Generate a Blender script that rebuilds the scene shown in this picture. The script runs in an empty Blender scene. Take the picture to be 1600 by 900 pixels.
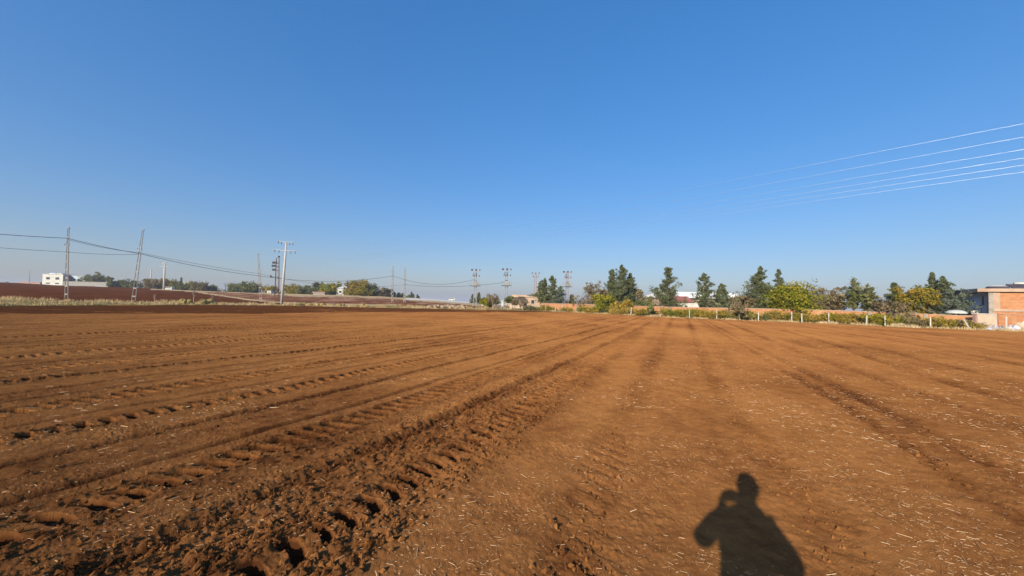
import bpy, math, random
import numpy as np
from math import sin, cos, tan, pi, radians, atan2, hypot, sqrt, degrees
random.seed(7); rng = np.random.default_rng(7)
S = bpy.context.scene
COL = S.collection

# ------------------------------------------------------------------ camera, sky, sun, exposure
EYE = 1.5
PITCH = radians(2.15); ROLL = radians(1.4)
SUN_AZ = 29.3 + 180.0; SUN_EL = 22.4
from mathutils import Matrix, Vector
Fv = Vector((0, cos(PITCH), sin(PITCH))); U0 = Vector((0, -sin(PITCH), cos(PITCH))); R0 = Vector((1, 0, 0))
Rv = R0*cos(ROLL) + U0*sin(ROLL); Uv = U0*cos(ROLL) - R0*sin(ROLL)
cam_d = bpy.data.cameras.new('camera'); cam = bpy.data.objects.new('camera', cam_d); COL.objects.link(cam)
cam_d.sensor_width = 36; cam_d.lens = 13.5; cam_d.clip_start = 0.03; cam_d.clip_end = 20000
cam.matrix_world = Matrix(((Rv.x, Uv.x, -Fv.x, 0), (Rv.y, Uv.y, -Fv.y, 0), (Rv.z, Uv.z, -Fv.z, EYE), (0, 0, 0, 1)))
S.camera = cam
w = bpy.data.worlds.new("World"); S.world = w; w.use_nodes = True
wn = w.node_tree.nodes; wl = w.node_tree.links
bg = wn['Background']; sky = wn.new('ShaderNodeTexSky'); sky.sky_type = 'NISHITA'; sky.sun_disc = False
sky.sun_elevation = radians(SUN_EL); sky.sun_rotation = radians(SUN_AZ)
sky.altitude = 600; sky.air_density = 1.4; sky.dust_density = 2.5; sky.ozone_density = 4.0
hs = wn.new('ShaderNodeHueSaturation'); hs.inputs['Saturation'].default_value = 1.42
tint = wn.new('ShaderNodeMix'); tint.data_type = 'RGBA'; tint.blend_type = 'MULTIPLY'; tint.inputs[0].default_value = 1; tint.inputs[7].default_value = (1.54, 1.665, 2.06, 1)
gm = wn.new('ShaderNodeGamma'); gm.inputs[1].default_value = .6; wl.new(sky.outputs[0], gm.inputs[0]); wl.new(gm.outputs[0], tint.inputs[6]); wl.new(tint.outputs[2], hs.inputs['Color']); wl.new(hs.outputs[0], bg.inputs[0]); bg.inputs[1].default_value = 0.115
sd = bpy.data.lights.new('sun', 'SUN'); sd.energy = 5.0; sd.angle = radians(0.53); sd.color = (1.0, 0.88, 0.70)
so = bpy.data.objects.new('sun', sd); COL.objects.link(so)
el, azr = radians(SUN_EL), radians(SUN_AZ)
so.rotation_euler = Vector((sin(azr)*cos(el), cos(azr)*cos(el), sin(el))).to_track_quat('Z', 'Y').to_euler()
so.location = (-30, -50, 40)
S.view_settings.view_transform = 'Standard'; S.view_settings.look = 'None'
S.view_settings.exposure = 0.35; S.view_settings.gamma = 1.0
S.render.engine = 'CYCLES'

# ------------------------------------------------------------------ projection helpers
FP = 600.0
def ray(px, py): return Fv*FP + Rv*(px-800) + Uv*(450-py)
def hor(px): return 472.5 + (px-800)*tan(ROLL)
def top_z(px, py, Y):
    v = ray(px, py); return EYE + v.z*Y/v.y
def X_at(px, Y, py=None):
    v = ray(px, hor(px) if py is None else py); return v.x*Y/v.y

# ------------------------------------------------------------------ noise
def _hash(ix, iy, seed):
    h = (ix.astype(np.int64)*374761393 + iy.astype(np.int64)*668265263 + seed*1442695041) & 0xFFFFFFFF
    h = ((h ^ (h >> 13))*1274126177) & 0xFFFFFFFF
    return ((h ^ (h >> 16)) & 0xFFFF)/65535.0
def noise(x, y, seed=0):
    x = np.asarray(x, float); y = np.asarray(y, float)
    ix = np.floor(x); iy = np.floor(y); fx = x-ix; fy = y-iy
    ux = fx*fx*fx*(fx*(fx*6-15)+10); uy = fy*fy*fy*(fy*(fy*6-15)+10)
    ix = ix.astype(np.int64); iy = iy.astype(np.int64)
    def g(a, b, dx, dy):
        t = _hash(a, b, seed)*6.2831853
        return np.cos(t)*dx + np.sin(t)*dy
    n00 = g(ix, iy, fx, fy); n10 = g(ix+1, iy, fx-1, fy); n01 = g(ix, iy+1, fx, fy-1); n11 = g(ix+1, iy+1, fx-1, fy-1)
    return ((n00*(1-ux)+n10*ux)*(1-uy) + (n01*(1-ux)+n11*ux)*uy)*1.5
def vcell(x, y, seed=0):
    """rounded lumps: for each point the best bump of the 3x3 cells around it"""
    x = np.asarray(x, float); y = np.asarray(y, float)
    ix = np.floor(x).astype(np.int64); iy = np.floor(y).astype(np.int64); best = np.zeros_like(x)
    for a in (-1, 0, 1):
        for b in (-1, 0, 1):
            cx = ix+a+_hash(ix+a, iy+b, seed); cy = iy+b+_hash(ix+a, iy+b, seed+1); rr = .25+.75*_hash(ix+a, iy+b, seed+2)**2; q = _hash(ix+a, iy+b, seed+3)*3.14159
            c, s_ = np.cos(q), np.sin(q); dx = (x-cx)/rr; dy = (y-cy)/rr; u = np.abs(dx*c+dy*s_); v = np.abs(dy*c-dx*s_)*1.25
            best = np.maximum(best, np.clip(1.25*(1-np.maximum(np.maximum(u, v), (u+v)*.74)), 0, .8+.25*(dx*s_))*rr)
    return best
def sst(a, b, x):
    t = np.clip((x-a)/(b-a), 0, 1); return t*t*(3-2*t)

# ------------------------------------------------------------------ land form
PXE = np.array([-400, 0, 100, 200, 320, 440, 640, 850, 1000, 1057, 1200, 1400, 1600, 2000.])
YE  = np.array([24, 36, 41, 47, 57, 66, 68, 73, 56, 50, 46, 38, 34.5, 26.])
PXN = np.array([-400, 0, 208, 440, 640, 850, 1057, 2000.]); ZN = np.array([.43, .43, .33, .08, .3, .2, .1, .1])
PXS = np.array([-400, 0, 100, 260, 400, 560, 650, 750, 850, 1000, 2000.]); ZS = np.array([5.4, 4.7, 4.0, 3.4, 2.8, 2.7, 2.3, 1.1, .6, .3, .3])
def land(X, Y):
    """height of the land, the ploughed field itself being level; also px column and the forward distance past the field edge"""
    X = np.asarray(X, float); Y = np.asarray(Y, float)
    r = np.hypot(X, Y); th = np.arctan2(X, Y)
    thc = np.clip(th, -1.05, 1.05); px = 800+600*np.tan(thc)
    Yd = r*np.cos(thc); ye = np.interp(px, PXE, YE)
    zn = np.interp(px, PXN, ZN); zs = np.interp(px, PXS, ZS); wv = np.interp(px, [0, 400, 900, 1100], [4, 5, 4, 3])
    a = sst(0, 1, (Yd-ye)/wv)*zn
    b = np.clip((Yd-ye-wv)/(160-ye-wv), 0, 1)*(zs-zn)
    z = a+b
    z = z*(1-sst(500, 1600, Yd))
    return z, px, Yd-ye
def LZ(X, Y): return float(land(X, Y)[0])

# wheel tracks, in the frame of the drilling direction (s across, t along)
TAZ = radians(23.2)
def to_st(X, Y): return X*cos(TAZ)-Y*sin(TAZ), X*sin(TAZ)+Y*cos(TAZ)
# name: (t knots, s knots, kind, width, strength, phase)
TR = [
 ([0, 4, 30], [-2.06, -2.00, -1.8], 'lug', .125, .080, .0, 1),
 ([0, 4, 30], [-1.66, -1.66, -1.5], 'clod', .10, 1.0, 0, 0),
 ([0, 4, 30], [-2.35, -2.30, -2.1], 'clod', .22, 1.0, 0, 0),
 ([0, 3.5, 10, 30], [-2.84, -2.76, -2.47, -2.2], 'clod', .24, 1.15, 0, 0),
 ([0, 3.5, 10, 30], [-2.86, -2.77, -2.47, -2.2], 'groove', .10, .055, 0, 0),
 ([0, 4, 30], [-2.02, -2.0, -1.8], 'clod', .35, .45, 0, 0),
 ([0, 2, 30], [-3.28, -3.25, -2.9], 'clod', .07, .7, 0, 0),
 ([0, 2, 7, 30], [-3.80, -3.69, -3.55, -3.3], 'lug', .155, .115, .3, -1),
 ([0, 2, 7, 30], [-3.98, -3.89, -3.75, -3.5], 'clod', .08, .7, 0, 0),
 ([0, 2, 7, 30], [-3.45, -3.38, -3.25, -3.1], 'clod', .07, .5, 0, 0),
 ([0, 3.4, 9, 19, 40], [-5.26, -5.06, -4.94, -4.55, -4.2], 'clod', .10, .9, 0, 0),
 ([0, 3.4, 9, 19, 40], [-5.28, -5.07, -4.94, -4.55, -4.2], 'groove', .07, .04, 0, 0),
 ([0, 3.4, 9, 19], [-4.85, -4.72, -4.6, -4.3], 'clod', .07, .5, 0, 0),
 ([0, 2.4, 5, 30], [-6.12, -6.02, -5.83, -5.3], 'lug', .125, .105, .6, 1),
 ([0, 2.4, 5, 30], [-6.3, -6.2, -6.0, -5.5], 'clod', .06, .4, 0, 0),
 ([0, 4, 6.2, 30], [-7.5, -7.4, -7.28, -6.7], 'lug', .15, .11, .1, -1),
 ([0, 4, 6.2, 30], [-7.75, -7.65, -7.52, -6.95], 'clod', .13, 1.0, 0, 0),
 ([0, 4, 6.2, 30], [-7.2, -7.1, -7.0, -6.5], 'clod', .07, .5, 0, 0),
 ([0, 4, 7, 40], [-10.0, -9.72, -9.45, -8.7], 'lug', .12, .07, .5, 1),
 ([0, 4, 7, 40], [-10.0, -9.74, -9.47, -8.7], 'groove', .09, .05, .5, 1),
 ([0, 3.7, 5.6, 40], [-11.3, -11.2, -11.1, -10.2], 'lug', .17, .12, .2, -1),
 ([0, 5, 7, 40], [-13.7, -13.57, -13.42, -12.6], 'lug', .17, .12, .8, 1),
 ([0, 5.6, 8, 50], [-15.8, -15.5, -14.9, -14.1], 'lug', .19, .13, .4, -1),
 ([0, 50], [-17.6, -16.0], 'groove', .14, .06, 0, 0),
 ([0, 6, 50], [-19.8, -19.4, -18.2], 'lug', .19, .12, .9, 1),
 ([0, 50], [-21.6, -20.3], 'groove', .14, .06, 0, 0),
 ([0, 10, 50], [-23.4, -22.9, -22], 'groove', .22, .09, 0, 0),
 ([0, 50], [-26.5, -25], 'groove', .25, .09, 0, 0), ([0, 50], [-30, -28.5], 'groove', .25, .09, 0, 0),
 *[([0, 40], [a_, a_+1.6], 'groove', .055, .028, 0, 0) for a_ in (-4.35, -6.75, -8.35, -8.95, -10.6, -12.25, -12.9, -14.5, -16.9, -18.5, -21, -24.6)],
 # softer, older passes ahead and to the right
 ([0, 2.4, 3.3, 7.2, 46], [-.52, -.55, -.61, -.58, -.44], 'soft', .21, .020, 0, 0),
 ([0, 3.1, 6.2, 10, 48], [1.0, .95, .77, .74, 1.3], 'soft', .18, .020, 0, 0),
 ([0, 7, 23, 45], [2.80, 2.9, 2.87, 3.0], 'soft', .15, .028, 0, 0),
 ([0, 5, 7, 20], [2.25, 2.31, 2.42, 2.5], 'soft', .12, .02, 0, 0),
 ([0, 5, 9], [2.3, 2.33, 2.5], 'clod', .09, .5, 0, 0),
 ([0, 7.7, 12, 16, 37], [4.35, 4.35, 4.15, 4.0, 4.6], 'soft', .20, .04, 0, 0),
 ([0, 9.4, 13, 22, 30, 45], [5.3, 5.41, 5.5, 6.5, 6.8, 7], 'soft', .22, .05, 0, 0),
 ([0, 12, 17, 26], [6.6, 6.8, 7.3, 7.8], 'soft', .20, .05, 0, 0),
 ([0, 17, 27], [9.2, 9.63, 10.6], 'soft', .22, .05, 0, 0),
 ([0, 20, 40], [11.5, 12, 13], 'soft', .22, .05, 0, 0), ([0, 40], [14.4, 16], 'soft', .25, .06, 0, 0),
 ([0, 40], [17.6, 19], 'soft', .25, .06, 0, 0), ([0, 40], [21, 23], 'soft', .25, .06, 0, 0), ([0, 40], [25, 27], 'soft', .25, .06, 0, 0),
]
def soil(X, Y):
    """height, moistness with painted pit shade and roughness of the ploughed soil"""
    s, t = to_st(X, Y)
    rr = np.hypot(X, Y)
    h = noise(X*.55, Y*.55, 1)*.018 + noise(X*1.9, Y*1.9, 2)*.010 + noise(X*6, Y*6, 3)*.005
    h += noise(s*5.5, t*.8, 31)*.004
    moist_shade = .10*noise(X*3.1, Y*3.1, 37)+.16*noise(X*.25, Y*.12, 4) + .12*noise(s*1.6, t*.12, 5)
    rough = np.zeros_like(h)
    wob = noise(t*.35, s*.2, 6)*.05 + noise(t*1.2, s*.2, 7)*.02
    lugs = np.zeros_like(h)
    for k, (tk, sk, kind, wd, st, ph, ob) in enumerate(TR):
        sc = np.interp(t, tk, sk); d = s-sc-wob
        if kind == 'lug':
            env = np.exp(-(d/wd)**6); fade = np.clip(.85+.9*noise(t*.45, k*3.7+t*0, 11), .45, 1.15)*(np.interp(t, [0, 6, 12, 30], [1, .9, .5, .15]) if sk[0] > -3 else np.interp(t, [0, 9, 16, 34], [1, 1, .6, .25]))
            q = noise(t*1.1, k+t*0, 12)*.35
            P = (t+q*.25)/.205+ph+ob*d*1.2+.15*np.abs(d)/wd
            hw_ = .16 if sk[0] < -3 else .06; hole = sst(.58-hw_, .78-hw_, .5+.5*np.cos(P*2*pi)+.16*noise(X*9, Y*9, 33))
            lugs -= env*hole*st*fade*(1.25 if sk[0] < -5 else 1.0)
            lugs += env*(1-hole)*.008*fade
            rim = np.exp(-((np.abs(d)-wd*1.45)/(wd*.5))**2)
            h += rim*.020*fade; rough = np.maximum(rough, rim*.45); moist_shade += env*(.03+.75*hole)*fade+rim*.03; rough = np.maximum(rough, env*.24)  # lug holes coloured darker: damp soil plus shade painted into the pits
        elif kind == 'clod':
            env = np.exp(-(d/wd)**2)*np.clip(.75+.9*noise(t*.7, k*5.1+s*1.5, 13), .15, 1.2)
            fd_ = np.interp(t, [0, 6, 16, 30], [1, 1, .55, .35]); rough = np.maximum(rough, env*st*.8*fd_); moist_shade += env*.12*st*(np.interp(t, [0, 7, 20], [1, .7, .3]) if sk[0] > -3 else 1.0); h += env*.010*st*fd_
        elif kind == 'groove':
            env = np.exp(-(d/wd)**2); gf = np.interp(t, [0, 7, 20], [1, .8, .35]) if -3 < sk[0] < -2 else 1.0; h -= env*st*gf; moist_shade += env*.25*gf
            h += np.exp(-((np.abs(d)-wd*1.6)/(wd*.6))**2)*st*.35
        else:
            env = np.exp(-((d+.035*noise(X*5, Y*5, 35)+.02*noise(X*14, Y*14, 36))/wd)**4)*np.clip(.9+.5*noise(t*.5, k*2.9+t*0, 14), .5, 1.1); h -= env*st*.8; moist_shade += env*.15; rough = np.maximum(rough, env*.24)
            h += np.exp(-((d+wd*1.5)/(wd*.6))**2)*st*.3
            P = t/.21+d*2.2; near = np.interp(t, [0, 3.6, 5.5], [1, 1, 0])*np.clip(noise(t*.9, k+s*2, 15)*2+.5, 0, 1)
            h -= env*near*.016*sst(.5, .95, .5+.5*np.cos(P*2*pi))
    h += lugs
    bd = sst(-3.12, -2.95, s+.5*wob)*(1-sst(-1.66, -1.52, s+wob))*np.interp(t, [0, 6, 14, 30], [.80, .70, .38, .18]); bd *= .75+.5*noise(s*2.5, t*1.1, 18)
    rough = np.maximum(rough, bd); moist_shade += .02*bd
    rough = np.clip(rough, 0, 1.2)
    far = np.interp(rr, [0, 12, 30], [1, 1, .6])
    cl = vcell(X*11, Y*11, 20)*.050 + vcell(X*22, Y*22, 24)*.026
    big = vcell(X*6, Y*6, 28)*.05*sst(.55, 1, rough)
    h += rough*(cl*.72 + big*.6 + noise(X*16, Y*16, 8)*.016)*far
    h += vcell(X*17, Y*17, 40)*.010*sst(.25, .7, noise(X*.9, Y*.9, 41)+.35)*(1-rough*.6)
    h += noise(X*30, Y*30, 9)*.0015 + vcell(X*38, Y*38, 44)*.010*(.4+.6*sst(-.2, .4, noise(X*1.3, Y*1.3, 45)))
    # the darker headland, worked across at the far side
    px = 800+600*np.tan(np.clip(np.arctan2(X, Y), -1.1, 1.1)); Yd = rr*np.cos(np.clip(np.arctan2(X, Y), -1.1, 1.1))
    yh = np.interp(px, [-300, 0, 400, 700, 850, 950], [20, 23, 32, 51, 62, 80])
    hd = sst(0, 1, (Yd-yh)/2.0)*(px < 1000)
    moist_shade = moist_shade + hd*(.72+.75*noise(X*.05+Y*.03, Yd*.8, 16)+.4*noise(X*.03, Yd*2.1, 19))
    h += hd*noise(X*.1, Yd*1.4, 17)*.10
    return h, moist_shade, rough

# ------------------------------------------------------------------ materials
def new_mat(name):
    m = bpy.data.materials.new(name); m.use_nodes = True; nt = m.node_tree
    return m, nt.nodes, nt.links, nt.nodes['Principled BSDF']
def ramp(n, stops):
    r = n.new('ShaderNodeValToRGB'); e = r.color_ramp.elements
    while len(e) < len(stops): e.new(.5)
    for i, (p, c) in enumerate(stops): e[i].position = p; e[i].color = (*c, 1)
    return r
def mat_soil():
    m, n, l, b = new_mat('soil'); b.inputs['Roughness'].default_value = .95; b.inputs['Diffuse Roughness'].default_value = .8; b.inputs['Specular IOR Level'].default_value = 0
    g = n.new('ShaderNodeNewGeometry')
    a = n.new('ShaderNodeAttribute'); a.attribute_name = 'moist_shade'
    n1 = n.new('ShaderNodeTexNoise'); n1.inputs['Scale'].default_value = 9; n1.inputs['Detail'].default_value = 8; n1.inputs['Roughness'].default_value = .65
    n2 = n.new('ShaderNodeTexNoise'); n2.inputs['Scale'].default_value = .6; n2.inputs['Detail'].default_value = 5
    n3 = n.new('ShaderNodeTexNoise'); n3.inputs['Scale'].default_value = 120; n3.inputs['Detail'].default_value = 4; n3.inputs['Roughness'].default_value = .7
    for q in (n1, n2, n3): l.new(g.outputs['Position'], q.inputs['Vector'])
    mm = n.new('ShaderNodeMath'); mm.operation = 'MULTIPLY_ADD'; l.new(n1.outputs[0], mm.inputs[0]); mm.inputs[1].default_value = .75; l.new(a.outputs['Fac'], mm.inputs[2])
    m2 = n.new('ShaderNodeMath'); m2.operation = 'MULTIPLY_ADD'; l.new(n2.outputs[0], m2.inputs[0]); m2.inputs[1].default_value = .45; l.new(mm.outputs[0], m2.inputs[2])
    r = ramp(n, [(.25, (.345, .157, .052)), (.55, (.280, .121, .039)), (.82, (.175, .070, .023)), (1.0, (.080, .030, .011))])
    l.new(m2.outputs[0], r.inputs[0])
    # specks of chaff and small stones
    v = n.new('ShaderNodeTexVoronoi'); v.inputs['Scale'].default_value = 34; l.new(g.outputs['Position'], v.inputs['Vector'])
    rs = ramp(n, [(.0, (1, 1, 1)), (.075, (1, 1, 1)), (.11, (0, 0, 0))]); l.new(v.outputs['Distance'], rs.inputs[0])
    sp = n.new('ShaderNodeSeparateColor'); l.new(v.outputs['Color'], sp.inputs[0])
    gt = n.new('ShaderNodeMath'); gt.operation = 'GREATER_THAN'; gt.inputs[1].default_value = .72; l.new(sp.outputs[0], gt.inputs[0])
    mu = n.new('ShaderNodeMath'); mu.operation = 'MULTIPLY'; l.new(rs.outputs[0], mu.inputs[0]); l.new(gt.outputs[0], mu.inputs[1])
    mx = n.new('ShaderNodeMix'); mx.data_type = 'RGBA'; l.new(mu.outputs[0], mx.inputs[0]); l.new(r.outputs[0], mx.inputs[6]); mx.inputs[7].default_value = (.34, .21, .11, 1)
    l.new(mx.outputs[2], b.inputs['Base Color'])
    bp = n.new('ShaderNodeBump'); bp.inputs['Strength'].default_value = 1; bp.inputs['Distance'].default_value = .012
    ad = n.new('ShaderNodeMath'); ad.operation = 'MULTIPLY_ADD'; l.new(n1.outputs[0], ad.inputs[0]); ad.inputs[1].default_value = .7; l.new(n3.outputs[0], ad.inputs[2])
    l.new(ad.outputs[0], bp.inputs['Height']); l.new(bp.outputs[0], b.inputs['Normal'])
    return m
def mat_noise(name, c1, c2, scale=3, rough=.9, detail=6, c3=None, bump=0, stretch=None, lo=.35, hi=.65, spec=.2):
    m, n, l, b = new_mat(name); b.inputs['Roughness'].default_value = rough; b.inputs['Specular IOR Level'].default_value = spec
    g = n.new('ShaderNodeNewGeometry'); t = n.new('ShaderNodeTexNoise'); t.inputs['Scale'].default_value = scale; t.inputs['Detail'].default_value = detail; t.inputs['Roughness'].default_value = .62
    if stretch:
        mp = n.new('ShaderNodeMapping'); mp.inputs['Scale'].default_value = stretch; mp.inputs['Rotation'].default_value = (0, 0, 0)
        l.new(g.outputs['Position'], mp.inputs[0]); l.new(mp.outputs[0], t.inputs['Vector'])
    else: l.new(g.outputs['Position'], t.inputs['Vector'])
    st = [(lo, c1), (hi, c2)] if c3 is None else [(lo, c1), ((lo+hi)/2, c3), (hi, c2)]
    r = ramp(n, st); l.new(t.outputs[0], r.inputs[0]); l.new(r.outputs[0], b.inputs['Base Color'])
    if bump:
        bp = n.new('ShaderNodeBump'); bp.inputs['Distance'].default_value = bump; l.new(t.outputs[0], bp.inputs['Height']); l.new(bp.outputs[0], b.inputs['Normal'])
    return m
def mat_leaf(name, stops, trans=.25):
    m = bpy.data.materials.new(name); m.use_nodes = True; n = m.node_tree.nodes; l = m.node_tree.links
    n.remove(n['Principled BSDF']); out = n['Material Output']
    a = n.new('ShaderNodeAttribute'); a.attribute_name = 'tone'
    k = len(stops); r = ramp(n, [(i/(k-1), c) for i, c in enumerate(stops)]); l.new(a.outputs['Fac'], r.inputs[0])
    d = n.new('ShaderNodeBsdfDiffuse'); tr = n.new('ShaderNodeBsdfTranslucent'); mx = n.new('ShaderNodeMixShader'); mx.inputs[0].default_value = trans
    l.new(r.outputs[0], d.inputs[0]); l.new(r.outputs[0], tr.inputs[0]); l.new(d.outputs[0], mx.inputs[1]); l.new(tr.outputs[0], mx.inputs[2]); l.new(mx.outputs[0], out.inputs[0])
    return m
def mat_brick():
    m, n, l, b = new_mat('brick'); b.inputs['Roughness'].default_value = .9
    g = n.new('ShaderNodeNewGeometry'); cx = n.new('ShaderNodeSeparateXYZ'); l.new(g.outputs['Position'], cx.inputs[0])
    ax = n.new('ShaderNodeMath'); ax.operation = 'SUBTRACT'; l.new(cx.outputs[0], ax.inputs[0]); l.new(cx.outputs[1], ax.inputs[1])
    cb = n.new('ShaderNodeCombineXYZ'); l.new(ax.outputs[0], cb.inputs[0]); l.new(cx.outputs[2], cb.inputs[1])
    t = n.new('ShaderNodeTexBrick'); t.inputs['Scale'].default_value = 1; t.inputs['Brick Width'].default_value = .34; t.inputs['Row Height'].default_value = .2; t.inputs['Mortar Size'].default_value = .012
    t.inputs['Color1'].default_value = (.38, .145, .055, 1); t.inputs['Color2'].default_value = (.50, .21, .085, 1); t.inputs['Mortar'].default_value = (.40, .25, .16, 1)
    l.new(cb.outputs[0], t.inputs['Vector'])
    q = n.new('ShaderNodeTexNoise'); q.inputs['Scale'].default_value = 1.1; q.inputs['Detail'].default_value = 7; l.new(g.outputs['Position'], q.inputs['Vector'])
    r = ramp(n, [(.45, (0, 0, 0)), (.72, (1, 1, 1))]); l.new(q.outputs[0], r.inputs[0])
    mx = n.new('ShaderNodeMix'); mx.data_type = 'RGBA'; l.new(r.outputs[0], mx.inputs[0]); l.new(t.outputs[0], mx.inputs[6]); mx.inputs[7].default_value = (.46, .26, .12, 1)
    l.new(mx.outputs[2], b.inputs['Base Color']); return m
M = {}
M['soil'] = mat_soil()
M['verge'] = mat_noise('verge_grass', (.16, .16, .05), (.44, .30, .12), 1.2, c3=(.28, .20, .08), spec=0)
M['redhill'] = mat_noise('red_soil', (.095, .030, .012), (.17, .060, .026), .25, stretch=(.6, 3, 1), c3=(.125, .042, .018), spec=0)
M['stubble'] = mat_noise('stubble_soil', (.14, .052, .026), (.52, .32, .20), .5, stretch=(.7, .22, 1), c3=(.25, .11, .06), spec=0, lo=.36, hi=.66)
M['drygrass'] = mat_noise('dry_grass_ground', (.40, .27, .14), (.58, .43, .24), .5, c3=(.48, .34, .18), spec=0)
M['road'] = mat_noise('pale_gravel', (.58, .54, .46), (.70, .66, .58), .4, spec=0)
M['plain'] = mat_noise('plain', (.24, .17, .10), (.33, .24, .15), .02, c3=(.20, .17, .09), spec=0)
M['yard'] = mat_noise('yard_earth', (.30, .19, .11), (.50, .37, .24), .4, c3=(.36, .24, .13), spec=0)
M['straw'] = mat_leaf('straw', [(.34, .19, .09), (.46, .29, .15), (.68, .49, .30)], 0)
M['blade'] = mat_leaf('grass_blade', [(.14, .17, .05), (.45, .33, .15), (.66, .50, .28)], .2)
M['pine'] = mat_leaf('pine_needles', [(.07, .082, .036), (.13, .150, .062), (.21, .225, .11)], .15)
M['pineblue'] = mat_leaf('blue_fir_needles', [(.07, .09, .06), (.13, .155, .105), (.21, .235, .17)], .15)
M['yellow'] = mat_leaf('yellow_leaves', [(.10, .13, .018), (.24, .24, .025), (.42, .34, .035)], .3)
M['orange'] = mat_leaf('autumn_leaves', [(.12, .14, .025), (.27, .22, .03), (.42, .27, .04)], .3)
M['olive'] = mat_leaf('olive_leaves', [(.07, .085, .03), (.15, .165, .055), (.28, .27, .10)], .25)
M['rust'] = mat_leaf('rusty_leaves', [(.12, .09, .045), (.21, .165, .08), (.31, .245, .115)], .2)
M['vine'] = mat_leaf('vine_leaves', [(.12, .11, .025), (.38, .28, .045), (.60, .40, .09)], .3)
M['twig'] = mat_noise('bare_twigs', (.20, .14, .11), (.30, .22, .17), 5)
M['bark'] = mat_noise('bark', (.11, .085, .065), (.20, .16, .12), 8)
M['palebark'] = mat_noise('pale_bark', (.26, .22, .17), (.38, .33, .27), 8)
M['concrete'] = mat_noise('concrete', (.42, .40, .35), (.56, .53, .47), 4)
M['oldconc'] = mat_noise('weathered_concrete', (.24, .22, .19), (.38, .34, .29), 3)
M['steel'] = mat_noise('galvanised_steel', (.26, .27, .27), (.38, .38, .37), 6, rough=.5)
M['darksteel'] = mat_noise('dark_steel', (.045, .035, .035), (.08, .055, .05), 6, rough=.6)
M['rose'] = mat_noise('rusty_steel', (.30, .18, .15), (.42, .27, .23), 6, rough=.7)
M['porcelain'] = mat_noise('brown_porcelain', (.06, .035, .03), (.10, .06, .05), 8, rough=.25, spec=.5)
M['white'] = mat_noise('white_paint', (.46, .46, .42), (.60, .60, .55), .8)
M['sheet'] = mat_noise('white_sheet_roof', (.70, .70, .67), (.80, .80, .77), 1.0)
M['cream'] = mat_noise('cream_render', (.46, .36, .25), (.60, .48, .36), 1.0)
M['beige'] = mat_noise('beige_render', (.38, .26, .18), (.50, .37, .27), .8)
M['blue'] = mat_noise('blue_grey_paint', (.38, .47, .59), (.46, .55, .66), .7)
M['brick'] = mat_brick()
M['red'] = mat_noise('red_roof_sheet', (.36, .10, .09), (.46, .17, .15), 1)
M['darkroof'] = mat_noise('dark_roof', (.06, .05, .06), (.10, .08, .09), 1)
M['shed'] = mat_noise('grey_block', (.22, .22, .21), (.32, .31, .29), 1)
M['glass'] = mat_noise('window_glass', (.02, .025, .03), (.05, .06, .07), 2, rough=.12, spec=.5)
M['wire'] = mat_noise('black_cable', (.03, .03, .035), (.05, .05, .055), 2, rough=.5)
M['alu'] = mat_noise('bright_aluminium_wire', (.66, .66, .66), (.74, .74, .74), 2, rough=.6)
M['alu'].node_tree.nodes['Principled BSDF'].inputs['Metallic'].default_value = 1; M['alu'].node_tree.nodes['Principled BSDF'].inputs['Roughness'].default_value = .38
M['stone'] = mat_noise('limestone', (.26, .18, .12), (.44, .34, .24), 2, bump=.03)
M['tarp'] = mat_noise('pale_plastic_sheet', (.40, .39, .44), (.62, .60, .60), 1.6, rough=.5)
M['rubber'] = mat_noise('rubber', (.02, .02, .02), (.035, .035, .035), 5)
M['skin'] = mat_noise('skin', (.42, .25, .17), (.50, .31, .22), 20, rough=.55)
M['jacket'] = mat_noise('jacket_cloth', (.03, .035, .045), (.05, .055, .07), 30)
M['trouser'] = mat_noise('trouser_cloth', (.05, .05, .055), (.075, .075, .08), 40)
M['hair'] = mat_noise('dark_hair', (.015, .012, .01), (.03, .025, .02), 60)
M['eye'] = mat_noise('eye_white', (.7, .68, .65), (.8, .78, .75), 20, rough=.2)

# ------------------------------------------------------------------ object helpers
def tag(o, label=None, cat=None, group=None, kind=None):
    if label: o['label'] = label
    if cat: o['category'] = cat
    if group: o['group'] = group
    if kind: o['kind'] = kind
    return o
def thing(name, label, cat, loc=(0, 0, 0), rz=0, group=None):
    o = bpy.data.objects.new(name, None); COL.objects.link(o); o.location = loc; o.rotation_euler = (0, 0, rz); o.empty_display_size = .3
    return tag(o, label, cat, group)
def link(name, me, mat, parent=None):
    o = bpy.data.objects.new(name, me); COL.objects.link(o)
    if mat: me.materials.append(M[mat] if isinstance(mat, str) else mat)
    if parent: o.parent = parent
    return o
def raw_mesh(name, V, F, smooth=False, tone=None):
    """V (n,3) array, F (m,k) array of equal-sized faces"""
    V = np.ascontiguousarray(V, dtype=np.float32); F = np.ascontiguousarray(F, dtype=np.int32)
    me = bpy.data.meshes.new(name); me.vertices.add(len(V)); me.vertices.foreach_set('co', V.ravel())
    k = F.shape[1]; me.loops.add(F.size); me.loops.foreach_set('vertex_index', F.ravel())
    me.polygons.add(len(F)); me.polygons.foreach_set('loop_start', np.arange(0, F.size, k, dtype=np.int32))
    try: me.polygons.foreach_set('loop_total', np.full(len(F), k, dtype=np.int32))
    except Exception: pass
    me.polygons.foreach_set('use_smooth', np.full(len(F), smooth))
    me.update(calc_edges=True)
    if tone is not None:
        at = me.attributes.new('tone', 'FLOAT', 'FACE'); at.data.foreach_set('value', np.asarray(tone, dtype=np.float32))
    return me
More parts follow.
